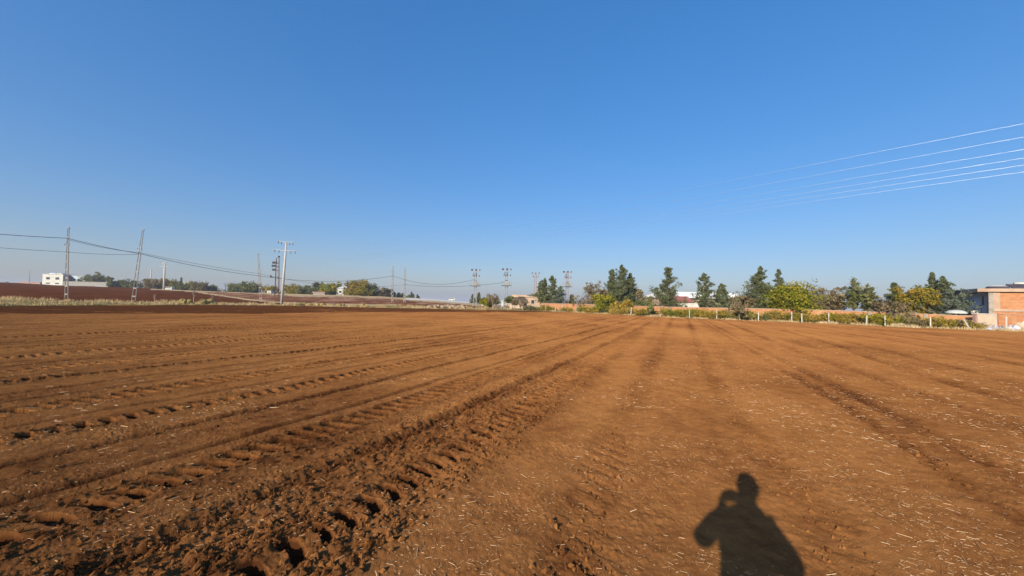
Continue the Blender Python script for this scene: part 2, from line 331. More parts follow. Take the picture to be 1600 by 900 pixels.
class MB:
    def __init__(s): s.v = []; s.f = []
    def box(s, x0, x1, y0, y1, z0, z1):
        b = len(s.v); s.v += [(x0, y0, z0), (x1, y0, z0), (x1, y1, z0), (x0, y1, z0), (x0, y0, z1), (x1, y0, z1), (x1, y1, z1), (x0, y1, z1)]
        s.f += [tuple(b+i for i in q) for q in ((0, 3, 2, 1), (4, 5, 6, 7), (0, 1, 5, 4), (1, 2, 6, 5), (2, 3, 7, 6), (3, 0, 4, 7))]; return s
    def quad(s, a, b, c, d):
        i = len(s.v); s.v += [a, b, c, d]; s.f.append((i, i+1, i+2, i+3)); return s
    def tube(s, pts, rad, n=6, cap=True):
        pts = [Vector(p) for p in pts]; b = len(s.v)
        if not hasattr(rad, '__len__'): rad = [rad]*len(pts)
        for i, p in enumerate(pts):
            d = (pts[min(i+1, len(pts)-1)]-pts[max(i-1, 0)]).normalized()
            a = d.cross(Vector((0, 0, 1)) if abs(d.z) < .9 else Vector((1, 0, 0))).normalized(); c = d.cross(a)
            for k in range(n):
                q = p+(a*cos(2*pi*k/n)+c*sin(2*pi*k/n))*rad[i]; s.v.append(tuple(q))
        for i in range(len(pts)-1):
            for k in range(n):
                s.f.append((b+i*n+k, b+i*n+(k+1) % n, b+(i+1)*n+(k+1) % n, b+(i+1)*n+k))
        if cap:
            s.f.append(tuple(b+k for k in range(n))[::-1]); s.f.append(tuple(b+(len(pts)-1)*n+k for k in range(n)))
        return s
    def lathe(s, prof, c=(0, 0, 0), n=12):
        b = len(s.v)
        for r, z in prof:
            for k in range(n): s.v.append((c[0]+r*cos(2*pi*k/n), c[1]+r*sin(2*pi*k/n), c[2]+z))
        for i in range(len(prof)-1):
            for k in range(n): s.f.append((b+i*n+k, b+i*n+(k+1) % n, b+(i+1)*n+(k+1) % n, b+(i+1)*n+k))
        s.f.append(tuple(b+k for k in range(n))[::-1]); s.f.append(tuple(b+(len(prof)-1)*n+k for k in range(n)))
        return s
    def build(s, name, mat, parent=None, smooth=False):
        me = bpy.data.meshes.new(name); me.from_pydata([tuple(v) for v in s.v], [], s.f); me.update()
        if smooth: me.polygons.foreach_set('use_smooth', [True]*len(me.polygons))
        return link(name, me, mat, parent)

# ------------------------------------------------------------------ the land: one fan of quads, split by what the ground is
du = .0019
ang = list(np.arctan(np.arange(-1.52, 1.5201, du)))
more_a = list(np.linspace(ang[-1], ang[0]+2*pi, 200))[1:-1]
ang = np.array(ang+more_a)                      # closed ring
rad = [1.6]
while rad[-1] < 7000:
    r_ = rad[-1]; k_ = np.interp(r_, [1.6, 14, 40, 90, 200, 7000], [.0036, .0036, .010, .014, .03, .08]); rad.append(r_*(1+k_))
rad = np.array([.001, .05, .3, .6, .9, 1.2, 1.4]+rad)
A, Rr = np.meshgrid(ang, rad); GX = Rr*np.sin(A); GY = Rr*np.cos(A)
GZ, GPX, GD = land(GX, GY)
h_, mo_, ro_ = np.zeros_like(GZ), np.zeros_like(GZ), np.zeros_like(GZ)
nr_f = int(np.searchsorted(rad, 95))
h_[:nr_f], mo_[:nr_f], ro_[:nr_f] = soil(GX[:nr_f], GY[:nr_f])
infield = 1-sst(-.8, 0, GD)
GZ = GZ + h_*infield
out = sst(0, 2, GD)*np.interp(Rr, [0, 300, 600], [1, 1, 0])
GZ = GZ + out*(noise(GX*.12, GY*.12, 51)*.20*np.interp(GD, [0, 8, 60], [.3, .5, 1]) + noise(GX*.7, GY*.7, 52)*.05)
def GH(X, Y):
    X = np.atleast_1d(np.asarray(X, float)); Y = np.atleast_1d(np.asarray(Y, float)); z, px, d = land(X, Y)
    h, _, _ = soil(X, Y); return z+h*(1-sst(-.8, 0, d))
# seen column/row of every ground point from the camera spot, used only to lay out the field boundaries
vx, vy, vz = GX, GY, GZ-EYE
dep = np.maximum(vx*Fv.x+vy*Fv.y+vz*Fv.z, .01); PY = 450-FP*(vx*Uv.x+vy*Uv.y+vz*Uv.z)/dep; PX = 800+FP*(vx*Rv.x+vy*Rv.y+vz*Rv.z)/dep
def fc(Aa): return (Aa[:-1]+Aa[1:]+np.roll(Aa, -1, 1)[:-1]+np.roll(Aa, -1, 1)[1:])/4
fpx, fpy, fd = fc(PX), fc(PY), fc(GD)
fYd = fc(Rr*np.cos(np.clip((A+pi) % (2*pi)-pi, -1.05, 1.05)))
cls = np.full(fpx.shape, 1)                                       # 1 verge
cls[fd < 0] = 0                                                   # 0 field
wv = np.interp(fpx, [0, 400, 900, 1100], [4.5, 5, 5, 3])+.8*noise(fc(GX)*.3, fc(GY)*.3, 60)
beyond = fd > wv
yp = np.interp(fpx, [200, 255, 300, 340, 380, 420, 480, 560], [451, 452.3, 455, 461, 467, 471.5, 474.6, 476.5])
left_f = beyond & (fYd < 175)
jit = .45*noise(fpx*.05, fpy*.3, 61)
cls[left_f] = 3                                                   # 3 stubble field
cls[left_f & ((fpx < 255) | (fpy > yp+jit))] = 2                  # 2 red field
cls[left_f & (np.abs(fpy-yp-jit) < 1.1) & (fpx > 235) & (fpx < 620)] = 4    # 4 dirt path of dry grass
yt = np.interp(fpx, [300, 400, 460, 560, 640, 700], [454.5, 457.8, 462.3, 463.6, 467.5, 471])
cls[left_f & (fpx > 300) & (fpx < 720) & (fpy < yt+1.0+jit)] = 4
yr = np.interp(fpx, [630, 680, 715, 760, 800], [466.8, 468.6, 471.6, 474.2, 475.8])
road = beyond & (fpx > 632) & (fpx < 800) & (np.abs(fpy-yr) < 1.3) & (fYd < 400)
cls[beyond & (fpx > 640) & (fYd > 175)] = 6
cls[left_f & (fpx > 640) & (fpy < np.interp(fpx, [640, 700, 770], [469.8, 474.2, 480])+jit)] = 4
cls[left_f & (fpx > 772+6*noise(fc(GX)*.2, fc(GY)*.2, 62))] = 6                                     # 6 yard earth
cls[road] = 5
cls[beyond & (fYd >= 175) & (cls != 5) & (cls != 6)] = 7
cls[fYd > 420] = 7
bh = np.abs(((fc(A)+pi) % (2*pi))-pi) > 1.2; cls[bh & (fd >= 0)] = 7
na = len(ang); ii, jj = np.meshgrid(np.arange(len(rad)-1), np.arange(na), indexing='ij')
quads = np.stack([ii*na+jj, (ii+1)*na+jj, (ii+1)*na+(jj+1) % na, ii*na+(jj+1) % na], -1)[..., ::-1]
GV = np.stack([GX.ravel(), GY.ravel(), GZ.ravel()], 1)
for c, nm, mt in ((0, 'ploughed_field', 'soil'), (1, 'grass_verge', 'verge'), (2, 'red_field', 'redhill'), (3, 'stubble_field', 'stubble'), (4, 'dirt_path', 'drygrass'), (5, 'gravel_road', 'road'), (6, 'yard_ground', 'yard'), (7, 'plain', 'plain')):
    q = quads[cls == c].reshape(-1, 4)
    if len(q) == 0: continue
    u, inv = np.unique(q, return_inverse=True)
    me = raw_mesh(nm, GV[u], inv.reshape(-1, 4), smooth=True)
    if c == 0:
        for an, arr in (('moist_shade', mo_), ):
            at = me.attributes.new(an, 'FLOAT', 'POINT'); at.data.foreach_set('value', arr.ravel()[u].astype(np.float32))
    tag(link(nm, me, mt), kind='structure')

# ------------------------------------------------------------------ scattered litter and grass (stuff)
def slivers(n, X, Y, Z, L, W, yaw, tilt, tone, name, mat, bend=0):
    """thin three-sided straws: each a closed prism of 6 vertices"""
    dx = np.cos(yaw)*np.cos(tilt); dy = np.sin(yaw)*np.cos(tilt); dz = np.sin(tilt)
    nx, ny = -np.sin(yaw), np.cos(yaw)
    V = np.zeros((n, 6, 3))
    for e, sg in ((0, -.5), (1, .5)):
        cx = X+dx*L*sg; cy = Y+dy*L*sg; cz = Z+dz*L*sg
        V[:, e*3+0] = np.stack([cx+nx*W, cy+ny*W, cz-W*.6], 1); V[:, e*3+1] = np.stack([cx-nx*W, cy-ny*W, cz-W*.6], 1); V[:, e*3+2] = np.stack([cx, cy, cz+W], 1)
    b = np.arange(n)[:, None]*6
    F = np.concatenate([b+np.array([[0, 3, 4, 1]]), b+np.array([[1, 4, 5, 2]]), b+np.array([[2, 5, 3, 0]])], 0)
    return link(name, raw_mesh(name, V.reshape(-1, 3), F, tone=np.tile(tone, 3)), mat)
def litter(n, rmin, rmax, lmin, lmax, wmin, wmax, pw=2.2):
    th = np.arctan(rng.uniform(-1.5, 1.5, n)); u = rng.random(n); r = rmin*(rmax/rmin)**u
    X = r*np.sin(th); Y = r*np.cos(th); s, t = to_st(X, Y)
    dens = .30+1.3*noise(X*.9, Y*.9, 70)+.5*noise(s*1.2, t*.15, 71)+np.where(s > -1.5, .25, -.12)+.2*(s > 1.2)
    k = rng.random(n) < dens; X, Y, r = X[k], Y[k], r[k]; m = len(X)
    L = lmin+(lmax-lmin)*rng.random(m)**pw*1.0; W = wmin+(wmax-wmin)*rng.random(m)
    Z = GH(X, Y)+W*.6+rng.random(m)**3*.012
    return m, X, Y, Z, L, W, rng.uniform(0, 2*pi, m), rng.normal(0, .12, m), np.clip(rng.normal(.5, .28, m), 0, 1)
parts = [litter(27000, 1.7, 10, .006, .050, .0007, .0014, 2.6), litter(330, 1.9, 8, .05, .15, .0012, .0024, 3), litter(9000, 6, 26, .02, .12, .0014, .0030, 3)]
cat = [np.concatenate([p[i] for p in parts]) for i in range(1, 9)]
o = slivers(len(cat[0]), *cat, 'straw_litter', 'straw'); tag(o, 'pale broken straw scattered over the ploughed soil', 'straw', kind='stuff')
# loose crumbs of soil on the churned tracks
nc = 70000
th = np.arctan(rng.uniform(-1.45, 1.2, nc)); r = 1.8*(13/1.8)**rng.random(nc); X = r*np.sin(th); Y = r*np.cos(th)
hh, mm_, rr_ = soil(X, Y); k = rng.random(nc) < np.clip(rr_*1.5-.02, 0, 1); X, Y, hh, mm_ = X[k], Y[k], hh[k], mm_[k]; m = len(X)
sz = .003+.020*rng.random(m)**4.0
oc = np.array([(1, 0, 0), (-1, 0, 0), (0, 1, 0), (0, -1, 0), (0, 0, 1), (0, 0, -1)], float)
V = oc[None]*rng.uniform(.6, 1.25, (m, 6, 1))*sz[:, None, None]; cy_, sy_ = np.cos(rng.uniform(0, 6, m)), np.sin(rng.uniform(0, 6, m))
V = V+rng.normal(0, .22, (m, 6, 3))*sz[:, None, None]
V[:, :, 0] += X[:, None]; V[:, :, 1] += Y[:, None]; V[:, :, 2] += (hh+sz*.35)[:, None]
of = np.array([(0, 2, 4), (2, 1, 4), (1, 3, 4), (3, 0, 4), (2, 0, 5), (1, 2, 5), (3, 1, 5), (0, 3, 5)])
me = raw_mesh('soil_crumbs', V.reshape(-1, 3), (np.arange(m)[:, None, None]*6+of[None]).reshape(-1, 3))
at = me.attributes.new('moist_shade', 'FLOAT', 'POINT'); at.data.foreach_set('value', np.repeat(mm_+rng.uniform(-.2, .2, m), 6).astype(np.float32))
tag(link('soil_crumbs', me, 'soil'), 'loose crumbs of red soil along the wheel tracks', 'soil', kind='stuff')

def blades(n, pxr, dr, hmin, hmax, name, label, tone_mu, clump=True, wd=.03):
    px = rng.uniform(*pxr, n); dd = rng.uniform(*dr, n); Yd = np.interp(px, PXE, YE)+dd
    th = np.arctan((px-800)/600); r = Yd/np.cos(th); X = r*np.sin(th); Y = r*np.cos(th)
    g = noise(X*.45, Y*.45, 80)+.5*noise(X*1.6, Y*1.6, 81)
    if clump: k = rng.random(n) < np.clip(.25+1.3*g, 0, 1); X, Y, g = X[k], Y[k], g[k]
    m = len(X); z = land(X, Y)[0]; H = (hmin+(hmax-hmin)*rng.random(m))*(.6+np.clip(g, 0, .6)*1.3)
    yaw = rng.uniform(0, 2*pi, m); lean = rng.normal(0, .35, m)*H
    V = np.zeros((m, 3, 3)); W = wd*(.6+rng.random(m))
    V[:, 0] = np.stack([X+np.cos(yaw)*W, Y+np.sin(yaw)*W, z-.05], 1); V[:, 1] = np.stack([X-np.cos(yaw)*W, Y-np.sin(yaw)*W, z-.05], 1)
    V[:, 2] = np.stack([X+lean*np.sin(yaw), Y+lean*np.cos(yaw), z+H], 1)
    tone = np.clip(tone_mu+.35*noise(X*.2, Y*.2, 82)+rng.normal(0, .15, m), 0, 1)
    o = link(name, raw_mesh(name, V.reshape(-1, 3), np.arange(m*3).reshape(m, 3), tone=tone), 'blade'); return tag(o, label, 'grass', kind='stuff')
blades(26000, (-60, 760), (0, 5.5), .10, .42, 'dry_grass', 'dry yellow grass on the verge beyond the ploughed field', .74)
blades(12000, (-60, 330), (-.3, 2.5), .05, .16, 'green_grass', 'short green grass along the left field edge', .12)
blades(14000, (840, 1640), (-.5, 2.2), .08, .30, 'fence_grass', 'pale dry grass at the foot of the fence', .85)
blades(5000, (680, 840), (2, 12), .10, .35, 'field_corner_grass', 'dry grass in front of the beige shed', .85)
#%%PART2
def loc(px, Y):
    X = X_at(px, Y); return X, Y, LZ(X, Y)
# ------------------------------------------------------------------ vegetation builders
def leaf_cloud(C, R_, n, size, tone, r, flat=.8, up=.3, tri=False):
    """n small faces round each centre C (k,3) with radius R_ (k,)"""
    k = len(C); m = k*n
    d = r.normal(0, 1, (m, 3)); d /= np.linalg.norm(d, axis=1)[:, None]
    rad_ = np.repeat(R_, n)*r.random(m)**.45
    P = np.repeat(C, n, 0)+d*(rad_*(1+.5*np.abs(r.normal(0, .6, m))*(r.random(m) < .25)))[:, None]*np.array([1, 1, flat])
    nrm = d+r.normal(0, .6, (m, 3))+np.array([0, 0, up]); nrm /= np.linalg.norm(nrm, axis=1)[:, None]
    a = np.cross(nrm, r.normal(0, 1, (m, 3))); a /= np.linalg.norm(a, axis=1)[:, None]; b = np.cross(nrm, a)
    sz = size*(.55+.9*r.random(m)); asp = (.35 if tri else .7)
    a *= sz[:, None]; b *= (sz*asp)[:, None]
    V = np.stack([P-a, P+b*.9, P+a, P-b*.9], 1).reshape(-1, 3)
    T = np.clip(np.repeat(tone, n)+r.normal(0, .16, m), 0, 1)
    return V, np.arange(m*4).reshape(m, 4), T
def prisms(A_, B_, ra, rb):
    """tapered three-sided limbs from A_ to B_"""
    A_ = np.asarray(A_, float); B_ = np.asarray(B_, float); n = len(A_); d = B_-A_; L = np.linalg.norm(d, axis=1)[:, None]+1e-6; d /= L
    ref = np.where(np.abs(d[:, 2:3]) < .9, np.array([[0, 0, 1.]]), np.array([[1., 0, 0]])); u = np.cross(d, ref); u /= np.linalg.norm(u, axis=1)[:, None]; v = np.cross(d, u)
    V = np.zeros((n, 6, 3))
    for k in range(3):
        o = u*cos(2.094*k)+v*sin(2.094*k); V[:, k] = A_+o*np.asarray(ra).reshape(-1, 1); V[:, 3+k] = B_+o*np.asarray(rb).reshape(-1, 1)
    b = np.arange(n)[:, None]*6
    F = np.concatenate([b+np.array([[k, (k+1) % 3, 3+(k+1) % 3, 3+k]]) for k in range(3)], 0)
    return V.reshape(-1, 3), F
def join(parts):
    V, F, T, o = [], [], [], 0
    for p in parts:
        V.append(p[0]); F.append(p[1]+o); o += len(p[0])
        if len(p) > 2: T.append(p[2])
    return np.concatenate(V), np.concatenate(F), (np.concatenate(T) if T else None)
def trunk_parts(H, r0, r):
    k = 6; pts = [np.array([0, 0, -.3])]
    for i in range(1, k+1): pts.append(np.array([r.normal(0, .012)*H, r.normal(0, .012)*H, H*i/k]))
    A_ = [pts[i] for i in range(k)]; B_ = [pts[i+1] for i in range(k)]
    rr = [r0*(1-.88*i/k) for i in range(k+1)]
    return pts, prisms(A_, B_, rr[:-1], rr[1:])
def pine(name, label, px, Y, ytop, wpx, seed, group=None, leaf='pine', base=.10, full=1.0, gap=.0, cat='pine tree', lean=0):
    r = np.random.default_rng(seed); X, _, z0 = loc(px, Y); H = top_z(px, ytop, Y)-z0; Rm = wpx*Y/FP/2*1.14
    t = thing(name, label, cat, (X, Y, z0), 0, group)
    pts, tp = trunk_parts(H*.96, .035*H**.8, r)
    nb = int(46*full+H*4); As, Bs, ra, rb, C, Rc, Tn = [], [], [], [], [], [], []
    bias = r.uniform(0, 2*pi)
    for i in range(nb):
        h = base+(1-base)*((i+r.random())/nb)**1.05
        prof = (1-h)**.88*(1-.25*math.exp(-((h-base)/.10)))+.022
        tier = .78+.22*abs(sin(h*17+seed))
        L = Rm*prof*1.30*tier*r.uniform(.45, 1.25)*(1+.18*cos(bias+h*5)); a = r.uniform(0, 2*pi)
        if r.random() < gap: continue
        p0 = np.array([0, 0, h*H*.97]); f = h*6; i0 = min(int(f), 5); p0[:2] = pts[i0][:2]*(1-(f-i0))+pts[i0+1][:2]*(f-i0)
        e = r.uniform(.05, .5)+.5*h; p1 = p0+np.array([cos(a)*L, sin(a)*L, L*e*.8])
        As.append(p0); Bs.append(p1); ra.append(.05+.012*L); rb.append(.015)
        nc_ = max(2, int(2+L*1.6))
        for q in range(nc_):
            u = .25+.8*(q+r.random()*.7)/nc_; cpos = p0+(p1-p0)*u+r.normal(0, .07*L+.04, 3); cpos[2] += .12*L*u*u
            C.append(cpos); Rc.append((.15+.19*L*(1-.35*u))*r.uniform(.65, 1.35)); Tn.append(r.uniform(.12, .80))
    C.append(np.array([pts[-1][0], pts[-1][1], H*.96])); Rc.append(.16); Tn.append(.5)
    C.append(np.array([pts[-1][0], pts[-1][1], H*.90])); Rc.append(.24); Tn.append(.5)
    V, F, T = leaf_cloud(np.array(C), np.array(Rc), 28, .12+.0006*Y, np.array(Tn), r, flat=.8, tri=True)
    V2, F2, _ = join([tp, prisms(As, Bs, ra, rb)])
    link('trunk', raw_mesh('trunk', V2, F2), 'bark', t); link('crown', raw_mesh('crown', V, F, tone=T), leaf, t)
    return t
def broadleaf(name, label, px, Y, ytop, wpx, seed, leaf, dens=1.0, bare=0.0, th=.22, group=None, cat='tree', upright=.0, leafsz=.17, trunkmat='bark', bushy=False):
    """leafy or half-bare tree or bush: limbs fork from the trunk, clumps of leaves sit on the outer limbs, bare twigs stick out"""
    r = np.random.default_rng(seed); X, _, z0 = loc(px, Y); H = top_z(px, ytop, Y)-z0; Rm = wpx*Y/FP/2
    t = thing(name, label, cat, (X, Y, z0), 0, group)
    A_, B_, ra, rb, tips = [], [], [], [], []
    r0 = .03*H**.9+.01
    nst = 1 if not bushy else int(r.integers(4, 7))
    stems = []
    for q in range(nst):
        a = r.uniform(0, 2*pi); o = np.array([cos(a), sin(a), 0])*(0 if nst == 1 else Rm*.35*r.random()); top_ = o*1.4+np.array([0, 0, H*th])
        A_.append(o+np.array([0, 0, -.2])); B_.append(top_); ra.append(r0*(1 if nst == 1 else .5)); rb.append(r0*(.75 if nst == 1 else .4)); stems.append(top_)
    nl = int(9*(1+.5*dens))
    for q in range(nl):
        p = stems[q % nst]; a = 2*pi*q/nl*2.4+r.normal(0, .5); cth = r.uniform(.05, 1)
        out_ = Rm*(sqrt(max(0, 1-(cth*1.05-.42)**2*1.5)))*r.uniform(.6, 1.0)*(1-upright*.5); p2 = np.array([cos(a)*out_, sin(a)*out_, H*(th+(1-th)*cth*.93)])
        mid = p+(p2-p)*.5+np.array([0, 0, (p2[2]-p[2])*.10])+r.normal(0, .05*Rm, 3)
        A_ += [p, mid]; B_ += [mid, p2]; ra += [r0*.55, r0*.34]; rb += [r0*.34, .012]; tips += [(mid, .6), (p2, 1)]
        for k in range(4):
            b0 = mid+(p2-mid)*r.uniform(0, .9); dv = r.normal(0, 1, 3)*np.array([1, 1, .7])+np.array([0, 0, .5+upright]); dv = dv/np.linalg.norm(dv)*r.uniform(.22, .42)*Rm
            b1 = b0+dv; b1[2] = min(max(b1[2], H*.08), H*.97); A_.append(b0); B_.append(b1); ra.append(r0*.22); rb.append(.010); tips.append((b1, .9))
    # fine twigs
    tp_ = [x[0] for x in tips]; ntw = int((60+150*bare)*(1 if H > 1.5 else .35))
    for k in range(ntw):
        b0 = tp_[int(r.integers(len(tp_)))]; dv = r.normal(0, 1, 3)+np.array([0, 0, .7+1.2*upright]); dv = dv/np.linalg.norm(dv)*r.uniform(.12, .34)*Rm*(1+.4*bare)
        b1 = b0+dv; b1[2] = min(b1[2], H); A_.append(b0); B_.append(b1); ra.append(.012+.006*bare); rb.append(.006)
        if r.random() < .5: tips.append((b1, .5))
    V, F = prisms(A_, B_, ra, rb)
    link('trunk' if not bushy else 'stem', raw_mesh('trunk', V, F), trunkmat if bare < .5 else 'twig', t)
    if bare < .98:
        k = [i for i in range(len(tips)) if r.random() > bare*.8]
        C = np.array([tips[i][0] for i in k]); Rc = Rm*.33*r.uniform(.5, 1.35, len(k))*(1-.35*bare); C += r.normal(0, .09*Rm, C.shape)
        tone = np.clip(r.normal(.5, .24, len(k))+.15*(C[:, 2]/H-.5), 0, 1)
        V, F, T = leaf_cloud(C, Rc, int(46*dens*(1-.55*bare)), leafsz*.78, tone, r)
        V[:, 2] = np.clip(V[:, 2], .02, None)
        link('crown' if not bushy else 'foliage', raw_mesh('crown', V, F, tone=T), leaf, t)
    return t

# ------------------------------------------------------------------ trees beyond the brick wall
G1 = 'pine trees behind the brick wall'
pine('pine_tree', 'slim dark pine, leftmost of the group behind the pale shed', 843, 96, 439, 19, 11, G1, base=.2)
pine('pine_tree', 'round-topped dark pine in the middle of the group beside the shed', 851, 92, 434, 26, 12, G1, base=.12)
pine('pine_tree', 'tallest pine of the dark group just right of the pale shed', 862, 90, 430, 30, 13, G1, base=.08)
pine('fir_tree', 'small grey-green fir at the right foot of the dark pine group beside the shed', 874, 84, 447, 22, 14, G1, leaf='pineblue', base=.05, cat='fir tree')
pine('pine_tree', 'low dark pine far right of the transformer tower behind the wall', 893, 96, 460, 16, 15, G1, base=.05)
pine('pine_tree', 'narrow pine at the left of the tall pine cluster, left of the factory', 956, 86, 419, 34, 21, G1, base=.12, full=1.5)
pine('pine_tree', 'tallest pine with a thin spire in the cluster left of the factory', 971, 84, 412, 34, 22, G1, base=.06, full=1.6)
pine('pine_tree', 'shorter pine at the right of the tall cluster left of the factory', 984, 86, 426, 34, 23, G1, base=.05, full=1.5)
pine('pine_tree', 'lone broad pine with ragged branches in front of the left end of the factory', 1043, 66, 416, 50, 24, G1, base=.07, full=1.15, gap=.1)
pine('pine_tree', 'slender open pine in front of the middle of the white factory roof', 1100, 74, 425, 33, 25, G1, base=.10, gap=.2)
pine('pine_tree', 'short wide pine in front of the right half of the white factory roof', 1127, 72, 443, 42, 26, G1, base=.08, gap=.2)
pine('pine_tree', 'big dense dark pine beside the bright yellow-green tree', 1188, 66, 415, 46, 27, G1, base=.04, full=1.9)
pine('pine_tree', 'thin pine rising behind the bright yellow-green tree', 1216, 70, 419, 30, 28, G1, base=.12, gap=.12)
pine('pine_tree', 'small dark pine left of the orange-yellow tree near the brick house', 1397, 60, 441, 32, 29, G1, base=.08)
pine('pine_tree', 'tall dark pine standing behind the orange-yellow tree by the brick house', 1458, 60, 424, 36, 30, G1, base=.10, full=1.3)
pine('pine_tree', 'broad pine just left of the dark roof edge of the brick house', 1473, 58, 430, 40, 31, G1, base=.10, full=1.2)
pine('fir_tree', 'pale blue-green fir in front of the blue-grey side of the brick house', 1485, 47, 450, 46, 32, G1, leaf='pineblue', base=.05, gap=.1, cat='fir tree')
G2 = 'leafy and bare trees behind the brick wall'
broadleaf('autumn_tree', 'low dark olive tree at the left shoulder of the dark pine group', 834, 97, 454, 26, 41, 'olive', 1, .1, group=G2)
broadleaf('autumn_tree', 'rusty half-bare tree left of the tall pine cluster', 925, 80, 443, 34, 42, 'rust', .9, .55, group=G2, upright=.5)
broadleaf('autumn_tree', 'tawny thin tree touching the left side of the tall pine cluster', 940, 82, 452, 28, 43, 'rust', .8, .45, group=G2, upright=.3)
broadleaf('bare_tree', 'low grey-brown bare tree above the wall left of the green vine', 908, 74, 462, 28, 44, 'rust', .4, .85, group=G2)
broadleaf('autumn_tree', 'pale tawny poplar just right of the tall pine cluster', 999, 80, 449, 14, 45, 'rust', .8, .4, group=G2, upright=1)
broadleaf('bare_tree', 'slim leafless tree between the pine cluster and the lone broad pine', 1015, 64, 460, 18, 46, 'olive', .5, .75, group=G2, upright=1)
broadleaf('low_bush', 'dark green bush at the wall between the pine cluster and the lone broad pine', 1005, 76, 470, 22, 47, 'olive', 1, .1, group=G2, bushy=True, cat='bush')
broadleaf('autumn_tree', 'brownish tree in front of the right end of the white factory', 1160, 55, 461, 32, 48, 'rust', .8, .5, group=G2)
broadleaf('yellow_tree', 'bright yellow-green round tree, brightest of the whole row', 1236, 50, 444, 64, 49, 'yellow', 2.1, .0, th=.14, group=G2, leafsz=.16)
broadleaf('bare_tree', 'bare brown tree just right of the bright yellow-green tree', 1278, 60, 438, 42, 50, 'rust', .8, .75, group=G2, upright=.3)
broadleaf('bare_tree', 'dark reddish bare tree between the bright yellow tree and the pale green ones', 1300, 62, 439, 44, 51, 'rust', .9, .6, group=G2, upright=.3)
broadleaf('autumn_tree', 'low tawny tree under the two bare brown trees', 1287, 52, 463, 46, 52, 'rust', .9, .35, group=G2)
broadleaf('green_tree', 'pale green upright tree, left one of the sparse pair right of the bare trees', 1334, 58, 438, 34, 53, 'olive', 1.1, .5, group=G2, upright=.8, trunkmat='palebark')
broadleaf('green_tree', 'pale green thin-topped tree, right one of the sparse pair', 1358, 56, 439, 36, 54, 'olive', 1.0, .55, group=G2, upright=.8, trunkmat='palebark')
broadleaf('bare_tree', 'low grey bare bushy tree between the sparse green pair and the small dark pine', 1378, 54, 466, 28, 55, 'rust', .6, .7, group=G2)
broadleaf('autumn_tree', 'orange-yellow rounded tree left of the brick house', 1425, 50, 449, 44, 56, 'orange', 1.5, .05, th=.16, group=G2)
broadleaf('autumn_tree', 'golden brown tree right of the orange-yellow tree, beside the blue-green fir', 1453, 49, 452, 46, 57, 'orange', 1.4, .05, th=.16, group=G2)
broadleaf('bare_tree', 'grey-brown leafless shrubby tree in front of the wall below the small dark pine', 1404, 42, 469, 38, 58, 'rust', .5, .8, group=G2, th=.15)
broadleaf('bare_tree', 'dark bare tree in front of the wall below the right end of the factory', 1155, 48, 474, 26, 59, 'rust', .5, .8, group=G2, th=.35)
broadleaf('vine_tree', 'yellow-green leafy vine climbing over the wall under the pine cluster', 941, 66, 464, 34, 60, 'yellow', 1.2, .2, group=G2)
broadleaf('vine_tree', 'tall yellowish vine against the wall under the right pine of the cluster', 975, 63, 470, 26, 61, 'vine', 1.1, .2, group=G2)
broadleaf('sapling', 'grey leafless sapling in front of the wall left of the lone broad pine', 1016, 55, 476, 14, 62, 'olive', .8, .5, group=G2, upright=.8)
G3 = 'young bare trees in front of the pale shed'
broadleaf('young_tree', 'reddish bare young tree with a dark trunk beside the yellow bush', 770, 74, 461, 22, 63, 'rust', .5, .75, group=G3, th=.4)
broadleaf('young_tree', 'grey bare young tree at the left corner of the pale shed', 804, 74, 464, 14, 64, 'rust', .4, .85, group=G3, th=.35, upright=.4)
broadleaf('young_tree', 'low-branched bare young tree in front of the middle of the pale shed', 817, 73, 467, 20, 65, 'rust', .4, .85, group=G3, th=.35)
broadleaf('yellow_bush', 'yellow rounded bush left of the reddish bare young tree', 762, 80, 466, 17, 66, 'yellow', 1.3, 0, group=G3, bushy=True, cat='bush')
broadleaf('grey_bush', 'grey-green bush at the foot of the second transformer tower', 797, 84, 463, 16, 67, 'olive', .9, .3, group=G3, bushy=True, cat='bush')
pine('cypress_tree', 'small dark cypress at the left foot of the first transformer tower', 738, 130, 460, 7, 68, None, base=.02, cat='cypress')
pine('cypress_tree', 'dark cypress at the right foot of the first transformer tower', 748, 125, 457, 10, 69, None, base=.02, cat='cypress')
pine('cypress_tree', 'thin dark cypress right behind the reddish bare young tree', 776, 120, 462, 7, 70, None, base=.02, cat='cypress')

